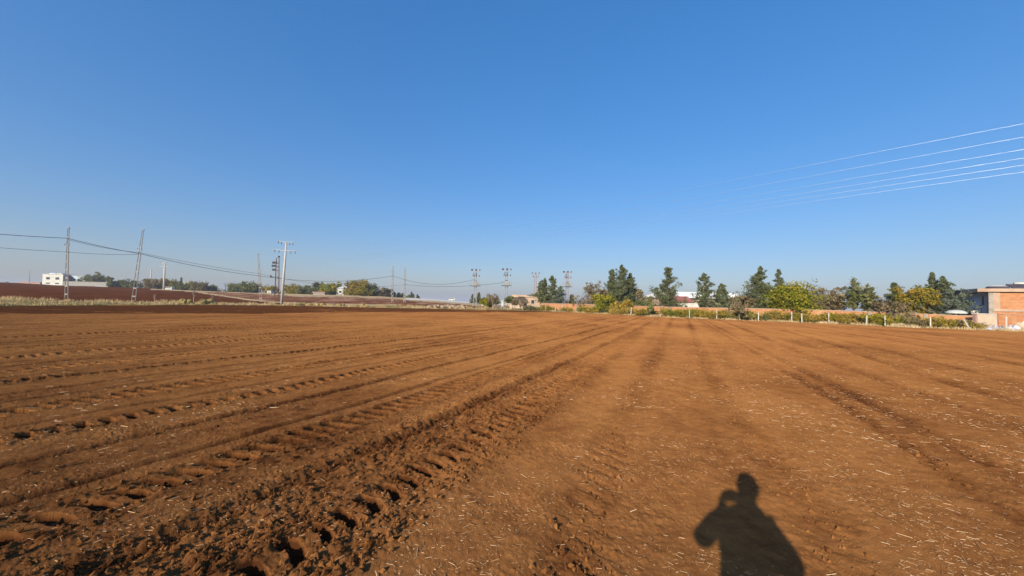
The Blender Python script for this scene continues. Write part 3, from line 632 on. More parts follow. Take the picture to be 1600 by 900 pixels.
# ------------------------------------------------------------------ vines and bushes along the fence
VB = [
 (829, 475, 16, 'olive', .2, 'dull green bush below the right end of the pale shed'), (838, 476, 12, 'vine', .2, 'small yellowish bush at the left end of the brick wall'),
 (851, 476, 14, 'olive', .1, 'dark green bush just inside the first white fence post'), (863, 477, 13, 'vine', .1, 'olive-yellow vine bush between the two leftmost white fence posts'),
 (886, 478, 17, 'vine', .1, 'green vine bush right of the third white fence post'), (909, 478, 14, 'olive', .3, 'low dark bush under the low grey-brown bare tree'),
 (922, 478, 15, 'vine', .2, 'yellow vine bush left of the tall green climbing vine'), (949, 480, 17, 'olive', .1, 'very dark bush at the foot of the tall green climbing vine'),
 (962, 480, 20, 'vine', .1, 'golden vine bush under the middle pine of the tall cluster'), (981, 480, 20, 'vine', .1, 'yellow and green vine bush left of the leaning pale post'),
 (1001, 481, 18, 'vine', .1, 'thick yellow vine bush under the shorter pine of the cluster'), (1020, 482, 16, 'olive', .2, 'dark low bush at the foot of the grey leafless sapling'),
 (1041, 481, 20, 'vine', .0, 'yellow-green vine bush right below the lone broad pine'), (1060, 482, 20, 'vine', .0, 'golden vine bush below the red roof of the factory'),
 (1080, 482, 24, 'yellow', .0, 'broad bright vine bush below the white house gable'), (1098, 483, 22, 'vine', .1, 'orange-tinted vine bush below the slender open pine'),
 (1113, 483, 20, 'vine', .1, 'yellow vine bush between the slender open pine and the short wide pine'), (1138, 485, 26, 'olive', .05, 'rounded dark green bush left of the dark bare tree in front of the wall'),
 (1147, 482, 16, 'vine', .1, 'mustard coloured vine bush touching the dark bare tree'), (1176, 491, 22, 'rust', .4, 'brown dry bush right of the dark bare tree'),
 (1196, 489, 18, 'olive', .1, 'green bush right of the fence post under the big dense pine'), (1213, 491, 15, 'rust', .3, 'small brown bush under the thin pine'),
 (1233, 489, 22, 'orange', .1, 'orange bush below the bright yellow-green tree'), (1262, 490, 22, 'orange', .2, 'orange-leaved bush at the right foot of the bright yellow-green tree'),
 (1284, 490, 22, 'vine', .1, 'green and yellow bush left of the tallest white fence post'), (1306, 488, 22, 'orange', .2, 'gold-leaved vine bush right of the tallest white fence post'),
 (1322, 492, 18, 'vine', .1, 'green bush below the sparse pale green tree'), (1344, 495, 16, 'rust', .5, 'faded brown bush left of the large rounded bush'),
 (1368, 488, 28, 'yellow', .1, 'large rounded yellow-green bush in front of the bare wall section'), (1386, 497, 18, 'olive', .2, 'nearly black low bush right of the large rounded bush'),
 (1424, 494, 32, 'rust', .25, 'sprawling brown-green bush right of the leafless shrubby tree'), (1444, 496, 24, 'olive', .2, 'olive bush left of the white post nearest the brick house'),
 (1470, 497, 26, 'orange', .2, 'brown and yellow bush right of the white post nearest the brick house'), (1493, 497, 24, 'rust', .2, 'rusty bush below the white canopy'),
 (1512, 501, 22, 'vine', .1, 'green and brown bush at the foot of the broken wall'), (1524, 505, 18, 'olive', .1, 'low dark green bush right in front of the broken wall'),
]
WH = ['under the pines by the shed', 'beside the low grey-brown bare tree', 'beside the tallest spire pine', 'left of the slim leafless tree', 'between the lone broad pine and the red roof', 'left of the small white building', 'below the short wide pine', 'left of the big dense pine', 'under the left edge of the bright yellow tree', 'under the right edge of the bright yellow tree', 'below the dark reddish bare tree', 'below the thin-topped green tree', 'left of the nearly black low bush', 'below the orange-yellow tree', 'below the golden brown tree']
for i, px in enumerate([857, 915, 970, 1009, 1051, 1089, 1125, 1167, 1206, 1248, 1296, 1335, 1377, 1414, 1458]):
    VB.append((px, float(np.interp(px, [850, 1050, 1300, 1480], [476, 482, 488, 496])), 20+(i % 3)*4, ['orange', 'yellow', 'vine'][i % 3], .25, ['rusty orange', 'ragged yellow', 'thin golden'][i % 3]+' vine on the brick wall '+WH[i]))
for i, (px, yt_, wp, lf, ba, lb) in enumerate(VB):
    Yb = float(np.interp(px, PXE, YE))+[1.6, 2.3, 1.9, 2.7][i % 4]
    broadleaf('vine_bush', lb, px, Yb, yt_+[4.5, 6, 3.0, 5.5, 4.0][i % 5], wp*1.3, 200+i, lf, .62 if i < 36 else .9, ba, th=.15, group='bushes and vines along the fence', bushy=True, cat='bush', leafsz=.085)

# ------------------------------------------------------------------ trees and bushes on the far left rise
G4 = 'far trees on the rise at the left'
FT = [ # px, Y, ytop, width, leaf, bare, name, label
 (140, 250, 428, 24, 'olive', .3, 'far_tree', 'olive tree standing right of the blue and white house'), (152, 256, 427, 18, 'rust', .5, 'far_tree', 'brownish tree beside the olive one, right of the blue and white house'),
 (171, 240, 433, 10, 'olive', 0, 'far_tree', 'small dark conical tree right of the grey farm wall'), (182, 244, 439, 18, 'olive', .1, 'far_bush', 'low dark bush right of the small conical tree'),
 (199, 246, 440, 22, 'olive', .2, 'far_bush', 'low dull bush left of the leaning ladder pole'), (235, 230, 438, 20, 'rust', .4, 'far_tree', 'brown bare tree between the leaning pole and the white concrete pole'),
 (248, 232, 438, 20, 'rust', .3, 'far_tree', 'rusty tree touching the left side of the white concrete pole'), (266, 236, 438, 20, 'orange', .1, 'far_tree', 'yellowish tree just right of the small white concrete pole'),
 (293, 224, 444, 28, 'olive', 0, 'far_bush', 'wide dark green hedge bush below the small conifer on the rise'), (310, 226, 442, 24, 'rust', .3, 'far_tree', 'purplish brown tree right of the green hedge bush'),
 (326, 232, 447, 18, 'olive', .2, 'far_bush', 'dark low bush at the right end of the brown tree'), (372, 240, 445, 26, 'olive', 0, 'far_tree', 'soft green rounded tree left of the thin ladder pole'),
 (390, 238, 443, 30, 'olive', 0, 'far_tree', 'bright green spreading tree touching the thin ladder pole'), (423, 236, 448, 20, 'orange', 0, 'far_tree', 'yellow-green tree just left of the dark steel tower'),
 (455, 230, 448, 26, 'orange', .2, 'far_tree', 'yellow hazy tree right of the tall white pole'), (473, 226, 443, 22, 'olive', .2, 'far_tree', 'olive green tree left of the dark spruce pair'),
 (518, 214, 444, 26, 'yellow', 0, 'far_tree', 'full green round tree left of the far white farmhouse'), (530, 222, 450, 16, 'olive', 0, 'far_tree', 'very dark bush hiding the left side of the far farmhouse'),
 (549, 208, 440, 24, 'rust', .5, 'far_tree', 'tawny thin-crowned tree behind the far white farmhouse'), (563, 204, 441, 30, 'orange', 0, 'far_tree', 'yellow-green leafy tree right of the far white farmhouse'),
 (574, 206, 445, 26, 'olive', .1, 'far_tree', 'dark olive tree at the right end of the farmhouse grove'), (556, 196, 456, 34, 'orange', .1, 'far_bush', 'low golden bush at the foot of the farmhouse grove'),
 (598, 240, 450, 14, 'rust', .5, 'far_tree', 'grey bare tree left of the pole pair'), (606, 244, 451, 12, 'rust', .3, 'far_tree', 'brownish small tree touching the left one of the pole pair'),
]
for i, (px, Y, yt_, wp, lf, ba, nm, lb) in enumerate(FT):
    broadleaf(nm, lb, px, Y, yt_, wp*1.15, 300+i, lf, 1.0, ba, th=.12, group=G4, cat='tree' if nm == 'far_tree' else 'bush', leafsz=.42, bushy=(nm == 'far_bush'))
for i, (px, Y, yt_, wp, lb) in enumerate([(282, 240, 433, 7, 'tiny dark conifer above the hedge bush on the rise'), (494, 222, 441, 18, 'dark spruce, left one of the pair in the far grove'), (502, 224, 440, 9, 'narrow dark spruce, right one of the pair in the far grove'),
    (539, 226, 445, 10, 'dark narrow conifer behind the far farmhouse'), (615, 250, 456, 7, 'small dark cypress between the pole pair, left one'), (622.5, 252, 457, 6, 'small dark cypress between the pole pair, right one'),
    (629, 252, 458, 6, 'small dark cypress hidden by the right pole of the pair'), (642.5, 246, 456, 7, 'lone dark cypress right of the pole pair'), (652, 262, 460, 4, 'faint tiny cypress right of the lone cypress')]):
    pine('far_conifer', lb, px, Y, yt_, wp*1.2, 340+i, 'far conifers', base=.04, cat='conifer')
for i, (px, w_, yt_) in enumerate([(8, 40, 437), (38, 30, 438.5), (340, 30, 449), (445, 60, 454), (585, 30, 457)]):
    pass
# far hedge line seen as one mass
r = np.random.default_rng(90); C = []
for k in range(420):
    px = r.uniform(-60, 640); Y = r.uniform(265, 300); X, _, z = loc(px, Y); C.append((X, Y, z+r.uniform(.3, 1.5+1.5*max(0, noise(np.array([px*.04]), np.array([3.3]), 91)[0]))))
V, F, T = leaf_cloud(np.array(C), r.uniform(.8, 1.7, len(C)), 26, .42, r.uniform(.2, .8, len(C)), r)
tag(link('distant_scrub', raw_mesh('distant_scrub', V, F, tone=T), 'olive'), 'dull green scrub along the far skyline at the left', 'scrub', kind='stuff')

# ------------------------------------------------------------------ poles
def orient(px0, Y, pxt, pyt, sink=.3):
    X, _, z0 = loc(px0, Y); v = ray(pxt, pyt); Xt = v.x*Y/v.y; Zt = EYE+v.z*Y/v.y
    L = hypot(Xt-X, Zt-z0); return (X, Y, z0), L, atan2(Xt-X, Zt-z0)
def ladder_pole(label, px0, Y, pxt, pyt, arms=(), w0=.42, w1=.20, mat='oldconc', rz=0):
    c, L, ln = orient(px0, Y, pxt, pyt); t = thing('ladder_pole', label, 'utility pole', c, 0, 'concrete ladder poles of the village line'); t.rotation_euler = (0, ln, 0)
    for sg in (-1, 1):
        m = MB(); m.tube([(sg*w0/2, 0, -.4), (sg*w1/2, 0, L)], [.075, .05], 4); m.build('leg', mat, t)
    n = 8
    for k in range(n):
        f = (k+.5)/n*.93; z = L*f; ww = w0+(w1-w0)*f-.08; MB().box(-ww/2, ww/2, -.045, .045, z-.09, z+.09).build('rung', mat, t)
    MB().box(-w1/2-.06, w1/2+.06, -.07, .07, L, L+.12).build('cap', mat, t)
    for z, hw in arms:
        a = MB().box(-hw, hw, -.13, -.07, z-.035, z+.035).build('crossarm', 'steel', t)
        for x in (-hw*.8, hw*.8): MB().lathe([(.02, 0), (.05, .04), (.025, .08), (.05, .12), (.02, .17)], (x, -.1, z+.035), 8).build('insulator', 'porcelain', a)
    return t, c, L, ln
ladder_pole('upright pale ladder pole, leftmost of the line', 104, 52, 107, 357, [(7.2, .35)])
ladder_pole('ladder pole leaning strongly to the right', 209, 56, 223.5, 360, [(7.4, .40)], w0=.55)
ladder_pole('thin ladder pole leaning to the left, beside the dark steel tower', 408, 80, 403.5, 397, [(6.2, .4)], w0=.48)
ladder_pole('straight ladder pole, left one of the pair at the end of the stubble field', 613, 95, 614, 416, [(7.4, .35)], w0=.46)
ladder_pole('ladder pole, right one of the pair at the end of the stubble field', 632, 96, 633, 419, [(5.6, .4)], w0=.46)
# tall round pole with two crossarms
c, L, ln = orient(440.5, 75, 447.5, 378); t = thing('round_pole', 'tall white round concrete pole with two wide crossarms', 'utility pole', c); t.rotation_euler = (0, ln, 0)
MB().tube([(0, 0, -.5), (0, 0, L)], [.25, .15], 14).build('pole', 'concrete', t, True)
for z, hw, up in ((L-.1, 1.5, .28), (L-1.75, 2.1, .18)):
    a = MB().tube([(-hw, -.22, z+up), (-hw*.35, -.22, z+.03), (0, -.22, z), (hw*.35, -.22, z+.03), (hw, -.22, z+up*.3)], [.035, .055, .07, .055, .035], 6).build('crossarm', 'concrete', t)
    for x, zz in ((-hw*.95, z+up*.9), (-hw*.55, z+.08), (hw*.55, z+.06), (hw*.95, z+up*.25)): MB().lathe([(.02, -.62), (.07, -.5), (.03, -.42), (.07, -.34), (.03, -.26), (.07, -.18), (.02, -.05)], (x, -.22, zz), 8).build('insulator', 'porcelain', a)
# dark steel tower
c, L, ln = orient(432.5, 118, 434, 403); t = thing('steel_tower', 'dark rusty steel tower with brackets on its left side', 'pylon', c); t.rotation_euler = (0, ln, 0)
for sg in (-1, 1): MB().tube([(sg*.62, 0, -.3), (sg*.42, 0, L)], [.16, .11], 4).build('leg', 'darksteel', t)
m = MB()
for k in range(14):
    z0, z1 = L*k/14, L*(k+1)/14; w0_, w1_ = .62-.2*k/14, .62-.2*(k+1)/14; sg = 1 if k % 2 else -1
    m.tube([(sg*w0_, 0, z0), (-sg*w1_, 0, z1)], .045, 4); m.tube([(-w1_, 0, z1), (w1_, 0, z1)], .045, 4)
m.build('lattice', 'rose', t)
for z, hw, nn in ((L-1.7, 1.55, 3), (L-2.7, 1.7, 3), (L-3.9, 1.5, 2), (L-5.9, 2.1, 1)):
    a = MB().box(-hw, .3, -.18, -.06, z-.1, z+.08).build('bracket', 'darksteel', t)
    for k in range(nn): MB().lathe([(.10, 0), (.26, .08), (.13, .2), (.26, .3), (.12, .42), (.2, .5)], (-hw+.2+.5*k, -.12, z+.08), 8).build('insulator', 'porcelain', a)
MB().lathe([(.1, 0), (.34, .12), (.2, .35), (.3, .5)], (.35, 0, L+.1), 8).build('lamp_head', 'darksteel', t)
# small white far poles
def far_pole(label, px0, Y, pxt, pyt, r0, arm=1.3, mat='concrete', extra=False):
    c, L, ln = orient(px0, Y, pxt, pyt); t = thing('concrete_pole', label, 'utility pole', c, 0, 'small far concrete poles'); t.rotation_euler = (0, ln, 0)
    MB().tube([(0, 0, -.5), (0, 0, L)], [r0, r0*.6], 8).build('pole', mat, t, True)
    a = MB().tube([(-arm, -r0, L-.3), (0, -r0, L-.5), (arm, -r0, L-.3)], .09, 5).build('crossarm', mat, t)
    if extra: MB().tube([(-arm*1.2, -r0, L-1.9), (arm*1.2, -r0, L-1.9)], .09, 5).build('crossarm', mat, t)
    for x in (-arm*.9, arm*.9): MB().lathe([(.05, 0), (.12, .1), (.05, .2), (.1, .3)], (x, -r0, L-.3), 6).build('insulator', 'porcelain', a)
far_pole('small white concrete pole on the rise left of the dirt path', 255.5, 170, 257.5, 410, .42, 1.6, extra=True)
far_pole('shorter grey-white pole behind the brown trees on the rise', 234.5, 260, 236, 421, .45, 1.5)
far_pole('faint pole far left beyond the red field', 45, 420, 46.5, 422, .40, 2.4, 'oldconc')
far_pole('tiny pale pole right of the purplish brown tree', 319, 300, 320, 438, .34, .9)
far_pole('tiny dark pole in the gap left of the soft green tree', 352, 300, 352, 443, .26, 1.2, 'darksteel')
far_pole('tiny pale pole right of the tiny dark pole', 402, 290, 402, 443, .3, 1.2)
# transformer towers
def trafo(label, px, Y, ytop, seed, kind='trafo', sc=1.0, mat='steel'):
    c, L, ln = orient(px, Y, px, ytop); t = thing('transformer_tower', label, 'transformer pole', c, 0, 'transformer towers at the far corner of the field')
    for sg in (-1, 1): MB().tube([(sg*.42*sc, 0, -.3), (sg*.26*sc, 0, L*.5), (sg*.22*sc, 0, L-.3)], [.085, .07, .055], 4).build('leg', mat, t)
    m = MB(); n = 12
    for k in range(n):
        z0, z1 = (L-.5)*k/n, (L-.5)*(k+1)/n; w0_ = np.interp(z0, [0, L*.5, L], [.42, .26, .22])*sc; w1_ = np.interp(z1, [0, L*.5, L], [.42, .26, .22])*sc; sg = 1 if k % 2 else -1
        m.tube([(sg*w0_, 0, z0), (-sg*w1_, 0, z1)], .028, 4)
    m.build('lattice', mat, t)
    def ins(par, x, z, s_=1.0): MB().lathe([(.04*s_, 0), (.13*s_, .07*s_), (.06*s_, .14*s_), (.13*s_, .22*s_), (.06*s_, .3*s_), (.10*s_, .36*s_)], (x, -.12, z), 8).build('insulator', 'porcelain', par)
    a = MB().box(-1.05, 1.05, -.18, -.06, L-.45, L-.33).build('crossarm', mat, t)
    for x in (-.95, -.72, 0, .22, .95) if kind == 'trafo' else (-.95, 0, .95): ins(a, x, L-.33, 1.1)
    if kind == 'trafo':
        a = MB().box(-.75, .95, -.18, -.06, L-1.75, L-1.65).build('crossarm', mat, t)
        for x in (-.55, -.2, .15, .85): ins(a, x, L-1.65, 1.0)
        for x in (-.5, -.15, .2): MB().box(x-.05, x+.05, -.22, -.12, L-1.5, L-.75).build('fuse', 'porcelain', t)
        zp = L-3.75
        pf = MB().box(-1.15, 1.15, -.75, .45, zp-.09, zp).build('platform', 'darksteel', t)
        for x in (-1.12, 1.12):
            MB().tube([(x, -.72, zp), (x, -.72, zp+.85)], .03, 4).build('rail_post', mat, pf)
        MB().tube([(-1.12, -.72, zp+.85), (1.12, -.72, zp+.85)], .03, 4).build('rail', mat, pf)
        tr = MB().box(-.42, .42, -.62, .0, zp+.02, zp+.95).build('transformer', 'white' if seed % 2 else 'steel', t)
        for k in range(6): MB().box(-.40+.14*k, -.36+.14*k, -.72, -.62, zp+.1, zp+.85).build('fin', 'steel', tr)
        for x in (-.25, 0, .25): MB().lathe([(.05, 0), (.09, .07), (.05, .13), (.08, .2), (.03, .28)], (x, -.3, zp+.95), 6).build('bushing', 'porcelain', tr)
        MB().box(.5, .85, -.5, -.1, zp+.02, zp+.6).build('control_box', 'shed', t)
    else:
        a = MB().box(-.75, .75, -.18, -.06, L-1.3, L-1.2).build('crossarm', mat, t)
        for x in (-.65, .65): ins(a, x, L-1.2, 1)
        for k in range(3): MB().box(-.75, -.2, -.16, -.06, L-2.4-k*.9, L-2.3-k*.9).build('bracket', mat, t)
trafo('pale transformer tower, leftmost of the four, above the white road', 742, 88, 421, 1)
trafo('transformer tower second from the left, left of the pale shed', 790.5, 86, 420, 3)
trafo('plain rusty tower without transformer left of the dark pine group', 836, 104, 426, 2, 'plain', mat='rose')
trafo('rusty transformer tower right of the dark pine group', 885.5, 94, 424, 2, mat='rose')

# ------------------------------------------------------------------ wires
def wire(label, pts, sags, rad_, mat='wire', cat='wire', group=None, n=16):
    """pts: (px, py, Y) of the supports; sags in metres"""
    P = []
    W = []
    for px, py, Y in pts:
        v = ray(px, py); W.append(Vector((v.x*Y/v.y, Y-.1, EYE+v.z*Y/v.y)))
    for i in range(len(W)-1):
        for k in range(n+(i == len(W)-2)):
            f = k/n; p = W[i].lerp(W[i+1], f); p.z -= sags[i]*4*f*(1-f); P.append(p)
    o = MB().tube(P, rad_, 5).build('power_wire' if mat == 'alu' else 'cable', mat); tag(o, label, cat, group); return o
GW = 'cables of the village line'
wire('thick black cable from the left over the upright pole to the leaning and thin poles', [(-160, 352, 42), (107, 372.5, 52), (219.5, 396.5, 56), (405, 431, 80), (614.5, 431, 95)], [.15, .12, .35, 1.25], .034, group=GW)
wire('thin cable running just above the thick one between the leaning and thin poles', [(107, 374.5, 52), (219.5, 395, 56), (404.5, 427.5, 80), (560, 449, 90), (632, 445, 96)], [.22, .2, .5, .15], .022, group=GW)
wire('lower black cable from the left edge to the leaning pole', [(-160, 374, 40), (107, 394, 52), (218, 397.5, 56)], [.1, .15], .022, group=GW)
wire('cable sagging from the pole pair to the leftmost transformer tower', [(614.5, 431, 95), (742, 436.5, 88)], [1.6], .034, group=GW)
wire('cable sagging from the right pole of the pair to the second transformer tower', [(632, 444.5, 96), (790, 441, 86)], [.75], .034, group=GW)
GH_ = 'white high-voltage wires crossing the sky'
HV = [('topmost white wire in the sky', 193, 284), ('second white wire from the top in the sky', 214, 300), ('third white wire from the top in the sky', 233.5, 313), ('fourth white wire from the top in the sky', 247, 321.5), ('fifth white wire from the top in the sky', 258, 328), ('lowest white wire in the sky', 268.5, 334)]
for lb, y1, y0 in HV:
    k0 = [(1600, y1, 57.0), (1130, y0, 84.6)]
    W = [Vector((ray(a, b).x*Y/ray(a, b).y, Y, EYE+ray(a, b).z*Y/ray(a, b).y)) for a, b, Y in k0]
    d = (W[1]-W[0]); dxy = Vector((d.x, d.y, 0)); slope = d.z/dxy.length; dn = dxy.normalized(); base_ = W[0]
    P = []
    for q in np.linspace(-60, 420, 60):
        z = base_.z+slope*min(q, 60)+(.00006*(q-60)**2 if q > 60 else 0)*0; P.append(base_+dn*q+Vector((0, 0, z-base_.z)))
    o = MB().tube(P, .0135, 8).build('power_wire', 'alu', None, True); tag(o, lb+', bright aluminium, running down to the left', 'wire', GH_)

# ------------------------------------------------------------------ buildings, far left
def box_thing(name, label, cat, x0, x1, Y, ytop, depth, mat, px_mid=None, drop=1.5):
    """an upright block between two pixel columns, its front at distance Y"""
    xa, xb = X_at(x0, Y), X_at(x1, Y); xm = (xa+xb)/2; z0 = LZ(xm, Y); zt = top_z((x0+x1)/2, ytop, Y)
    t = thing(name, label, cat, (xm, Y, z0)); hw = (xb-xa)/2; h = zt-z0
    MB().box(-hw, hw, 0, depth, -drop, h).build('wall', mat, t)
    return t, hw, h
def window(par, x0, x1, z0, z1, y=0, fr='white'):
    f = MB().box(x0-.07, x1+.07, y-.05, y-.003, z0-.07, z0).box(x0-.07, x1+.07, y-.05, y-.003, z1, z1+.07).box(x0-.07, x0, y-.05, y-.003, z0, z1).box(x1, x1+.07, y-.05, y-.003, z0, z1).build('window', fr, par)
    MB().box(x0, x1, y-.035, y-.004, z0, z1).build('pane', 'glass', f); return f
t, hw, h = box_thing('two_storey_house', 'white two-storey house with four dark windows beyond the red field', 'house', 65, 97, 262, 428.5, 9, 'white')
for z0, z1 in ((h-3.6, h-2.0), (h-6.6, h-5.8)):
    for x in (-hw*.45, hw*.45): window(t, x-1.3, x+1.3, z0, z1)
MB().box(-hw-.2, hw+.2, -.3, 9.2, h, h+.22).build('roof', 'white', t)
MB().box(hw+.003, hw+1.9, 1, 8, h-5.5, h-1).build('stair_bay', 'darkroof', t)
MB().box(-hw*.7, -hw*.1, 2, 4, h+.22, h+1.0).build('water_tank', 'blue', t)
MB().box(hw*.0, hw*.5, 2, 4, h+.22, h+.8).build('solar_panel', 'white', t)
t, hw, h = box_thing('long_house', 'low blue-grey house joined to the right of the white two-storey house', 'house', 104, 131, 266, 431, 9, 'blue')
for x in (-hw*.2, hw*.35): window(t, x-1.1, x+1.1, h-3.4, h-2.0)
MB().box(-hw-.2, hw+.2, -.3, 9.2, h, h+.25).build('roof', 'white', t)
t, hw, h = box_thing('farm_wall', 'long low grey block wall right of the blue-grey house', 'wall', 98, 168, 240, 440.5, .4, 'shed')
MB().box(-hw-.1, hw+.1, -.08, .48, h, h+.15).build('coping', 'oldconc', t)
t, hw, h = box_thing('low_shed', 'small pale shed on the skyline left of the white two-storey house', 'shed', 30, 62, 275, 441, 5, 'rose')
MB().box(-hw-.2, hw+.2, -.3, 5.2, h, h+.2).build('roof', 'beige', t); window(t, -1, 1, h-1.6, h-.7)
t, hw, h = box_thing('small_house', 'tiny cream house between the leaning pole and the brown trees', 'house', 217, 226, 250, 444.5, 4, 'cream')
MB().box(-hw-.2, hw+.2, -.3, 4.2, h, h+.2).build('roof', 'beige', t); window(t, -.6, .6, h-1.5, h-.7)
def car(name, label, px, Y, col_, s_=1.0, rz=0.0):
    X, _, z = loc(px, Y); t = thing(name, label, 'van', (X, Y, z), rz)
    prof = [(-2.3, .35), (-2.35, .9), (-2.2, 1.15), (-1.5, 1.25), (-.9, 1.9), (1.9, 1.95), (2.3, 1.8), (2.35, .35)]
    m = MB(); n = len(prof); m.v = [(x*s_, -.88*s_, z_*s_) for x, z_ in prof]+[(x*s_, .88*s_, z_*s_) for x, z_ in prof]
    m.f = [tuple(range(n))[::-1][::-1], tuple(range(2*n-1, n-1, -1))]+[(i, n+i, n+(i+1) % n, (i+1) % n) for i in range(n)]
    b = m.build('body', col_, t)
    for x0, x1 in ((-1.25, -.35), (-.25, .75), (.85, 1.9)):
        MB().box(x0*s_, x1*s_, -.90*s_, -.885*s_, 1.25*s_, 1.72*s_).build('side_window', 'glass', t)
    m = MB(); m.quad((-1.47*s_, -.75*s_, 1.30*s_), (-1.47*s_, .75*s_, 1.30*s_), (-.93*s_, .75*s_, 1.87*s_), (-.93*s_, -.75*s_, 1.87*s_)); m.v = [(a-.02, b_, c_) for a, b_, c_ in m.v]; m.build('windscreen', 'glass', t)
    for x in (-1.45, 1.45):
        for y in (-.86, .86):
            wv_ = MB().tube([(x*s_, (y-.12)*s_, .34*s_), (x*s_, (y+.12)*s_, .34*s_)], .34*s_, 14).build('wheel', 'rubber', t); MB().tube([(x*s_, (y-.125)*s_, .34*s_), (x*s_, (y+.125)*s_, .34*s_)], .18*s_, 10).build('rim', 'steel', wv_)
    for y in (-.65, .65): MB().box(-2.375*s_, -2.335*s_, (y-.14)*s_, (y+.14)*s_, .75*s_, .92*s_).build('headlight', 'glass', t)
    return t
car('parked_van', 'white van driving along the pale road in the far middle', 706, 200, 'white', .72)
car('parked_van', 'small white van parked on the rise behind the white concrete pole', 263, 215, 'white', 1.1)
t, hw, h = box_thing('farmhouse', 'far white farmhouse half hidden in the grove left of centre', 'house', 525, 546, 212, 451, 7, 'white')
m = MB(); m.v = [(-hw-.3, -.5, h), (hw+.3, -.5, h), (hw+.3, 7.3, h), (-hw-.3, 7.3, h), (-hw*.4, 3.5, h+1.6), (hw*.4, 3.5, h+1.6)]; m.f = [(0, 1, 5, 4), (1, 2, 5), (2, 3, 4, 5), (3, 0, 4), (3, 2, 1, 0)]; m.build('roof', 'white', t)
window(t, -2.2, -.8, h-2.4, h-1.2); window(t, .9, 2.2, h-2.4, h-1.2)
t, hw, h = box_thing('low_roofed_shed', 'low shed with a brown roof left of the full green tree', 'shed', 489, 507, 205, 457.5, 5, 'oldconc')
MB().box(-hw-.3, hw+.3, -.5, 5.3, h, h+.5).build('roof', 'rose', t); MB().box(-.5, .5, -.02, -.004, 0, max(.8, h-.4)).build('door', 'shed', t)
t, hw, h = box_thing('small_house', 'tiny white flat-roofed house above the green hedge bush', 'house', 284, 298, 245, 441, 4, 'white')
MB().box(-hw-.2, hw+.2, -.3, 4.2, h, h+.25).build('roof', 'white', t); window(t, -.8, .8, h-2, h-1)
t, hw, h = box_thing('small_hut', 'small white hut left of the dark steel tower', 'shed', 417, 423, 190, 454.5, 3, 'white')
MB().box(-hw-.15, hw+.15, -.2, 3.2, h, h+.15).build('roof', 'white', t); MB().box(-.35, .35, -.02, -.004, 0, h*.8).build('door', 'shed', t)

# ------------------------------------------------------------------ pale shed, factory, wall
t, hw, h = box_thing('flat_roofed_shed', 'beige flat-roofed building between the bare young trees and the dark pines', 'building', 799, 845, 92, 464.5, 7, 'beige')
MB().box(-hw-.15, hw+.15, -.25, 7.2, h, h+.14).build('roof', 'cream', t)
MB().box(-hw*.15, hw*.05, -.03, -.004, 0, 1.95).build('door', 'shed', t); window(t, hw*.35, hw*.55, 1.0, 1.9); window(t, -hw*.7, -hw*.5, 1.0, 1.9)
MB().box(-hw+.003, hw-.003, 5, 7, h+.14, h+.65).build('parapet', 'beige', t)
t, hw, h = box_thing('garden_wall', 'low cream wall piece in front of the beige building', 'wall', 791, 800, 77, 474.5, .35, 'cream', drop=.5)
MB().box(-hw-.05, hw+.05, -.05, .40, h, h+.08).build('coping', 'white', t)
t, hw, h = box_thing('garden_wall', 'long low pale wall at the foot of the beige building', 'wall', 802, 846, 80, 478, .3, 'cream', drop=.5)
MB().box(-hw-.05, hw+.05, -.05, .35, h, h+.06).build('coping', 'white', t)
t, hw, h = box_thing('gate_pillar', 'small white pillar box left of the bare young trees by the shed', 'pillar', 783.5, 786.5, 84, 470, .5, 'white', drop=.3)
MB().box(-hw-.06, hw+.06, -.06, .56, h, h+.1).build('cap', 'white', t)
t, hw, h = box_thing('white_low_wall', 'low white wall along the pale road at the left of the first transformer tower', 'wall', 752, 760, 100, 471.5, .3, 'white', drop=.4)
MB().box(-hw-.05, hw+.05, -.05, .35, h, h+.06).build('coping', 'white', t)
# factory
Yf = 112; xa, xb = X_at(1036, Yf), X_at(1156, Yf); xm = (xa+xb)/2; z0 = LZ(xm, Yf); ze = top_z(1100, 465, Yf)-z0; zr = top_z(1100, 459, Yf+9)-z0
t = thing('factory', 'long low factory with a bright white sheet roof behind the pines', 'factory', (xm, Yf, z0)); hw = (xb-xa)/2
MB().box(-hw, hw, 0, 17, -.5, ze-.25).build('wall', 'beige', t)
m = MB(); m.v = [(-hw-.5, -.8, ze), (hw+.5, -.8, ze), (hw+.5, 2.2, zr+.15), (-hw-.5, 2.2, zr+.15), (-hw-.5, 18, ze), (hw+.5, 18, ze), (-hw-.5, -.8, ze-.22), (hw+.5, -.8, ze-.22), (hw+.5, 18, ze-.22), (-hw-.5, 18, ze-.22)]
m.f = [(0, 1, 2, 3), (3, 2, 5, 4), (6, 9, 8, 7), (0, 6, 7, 1), (4, 5, 8, 9), (1, 7, 8, 5, 2), (0, 3, 4, 9, 6)]; m.build('roof', 'sheet', t)
MB().box(-hw+.1, hw-.1, -.25, -.01, ze-.65, ze-.24).build('gutter', 'darkroof', t)
for k in range(9):
    x = -hw+1.6+k*(2*hw-3)/9; window(t, x, x+1.5, ze-2.2, ze-1.0)
for x in (hw*.15, hw*.5): MB().box(x, x+2.3, -.05, -.004, 0, 2.2).build('door', 'white', t)
Yg = 98; xa, xb = X_at(1052, Yg), X_at(1092, Yg); xm = (xa+xb)/2; z0 = LZ(xm, Yg); ze = top_z(1070, 471, Yg)-z0; zr = top_z(1070, 465, Yg+4)-z0
t = thing('red_roofed_house', 'small white house with a faded red roof in front of the factory', 'house', (xm, Yg, z0)); hw = (xb-xa)/2
MB().box(-hw*.75, hw, 0, 6, -.5, ze-.1).build('wall', 'white', t)
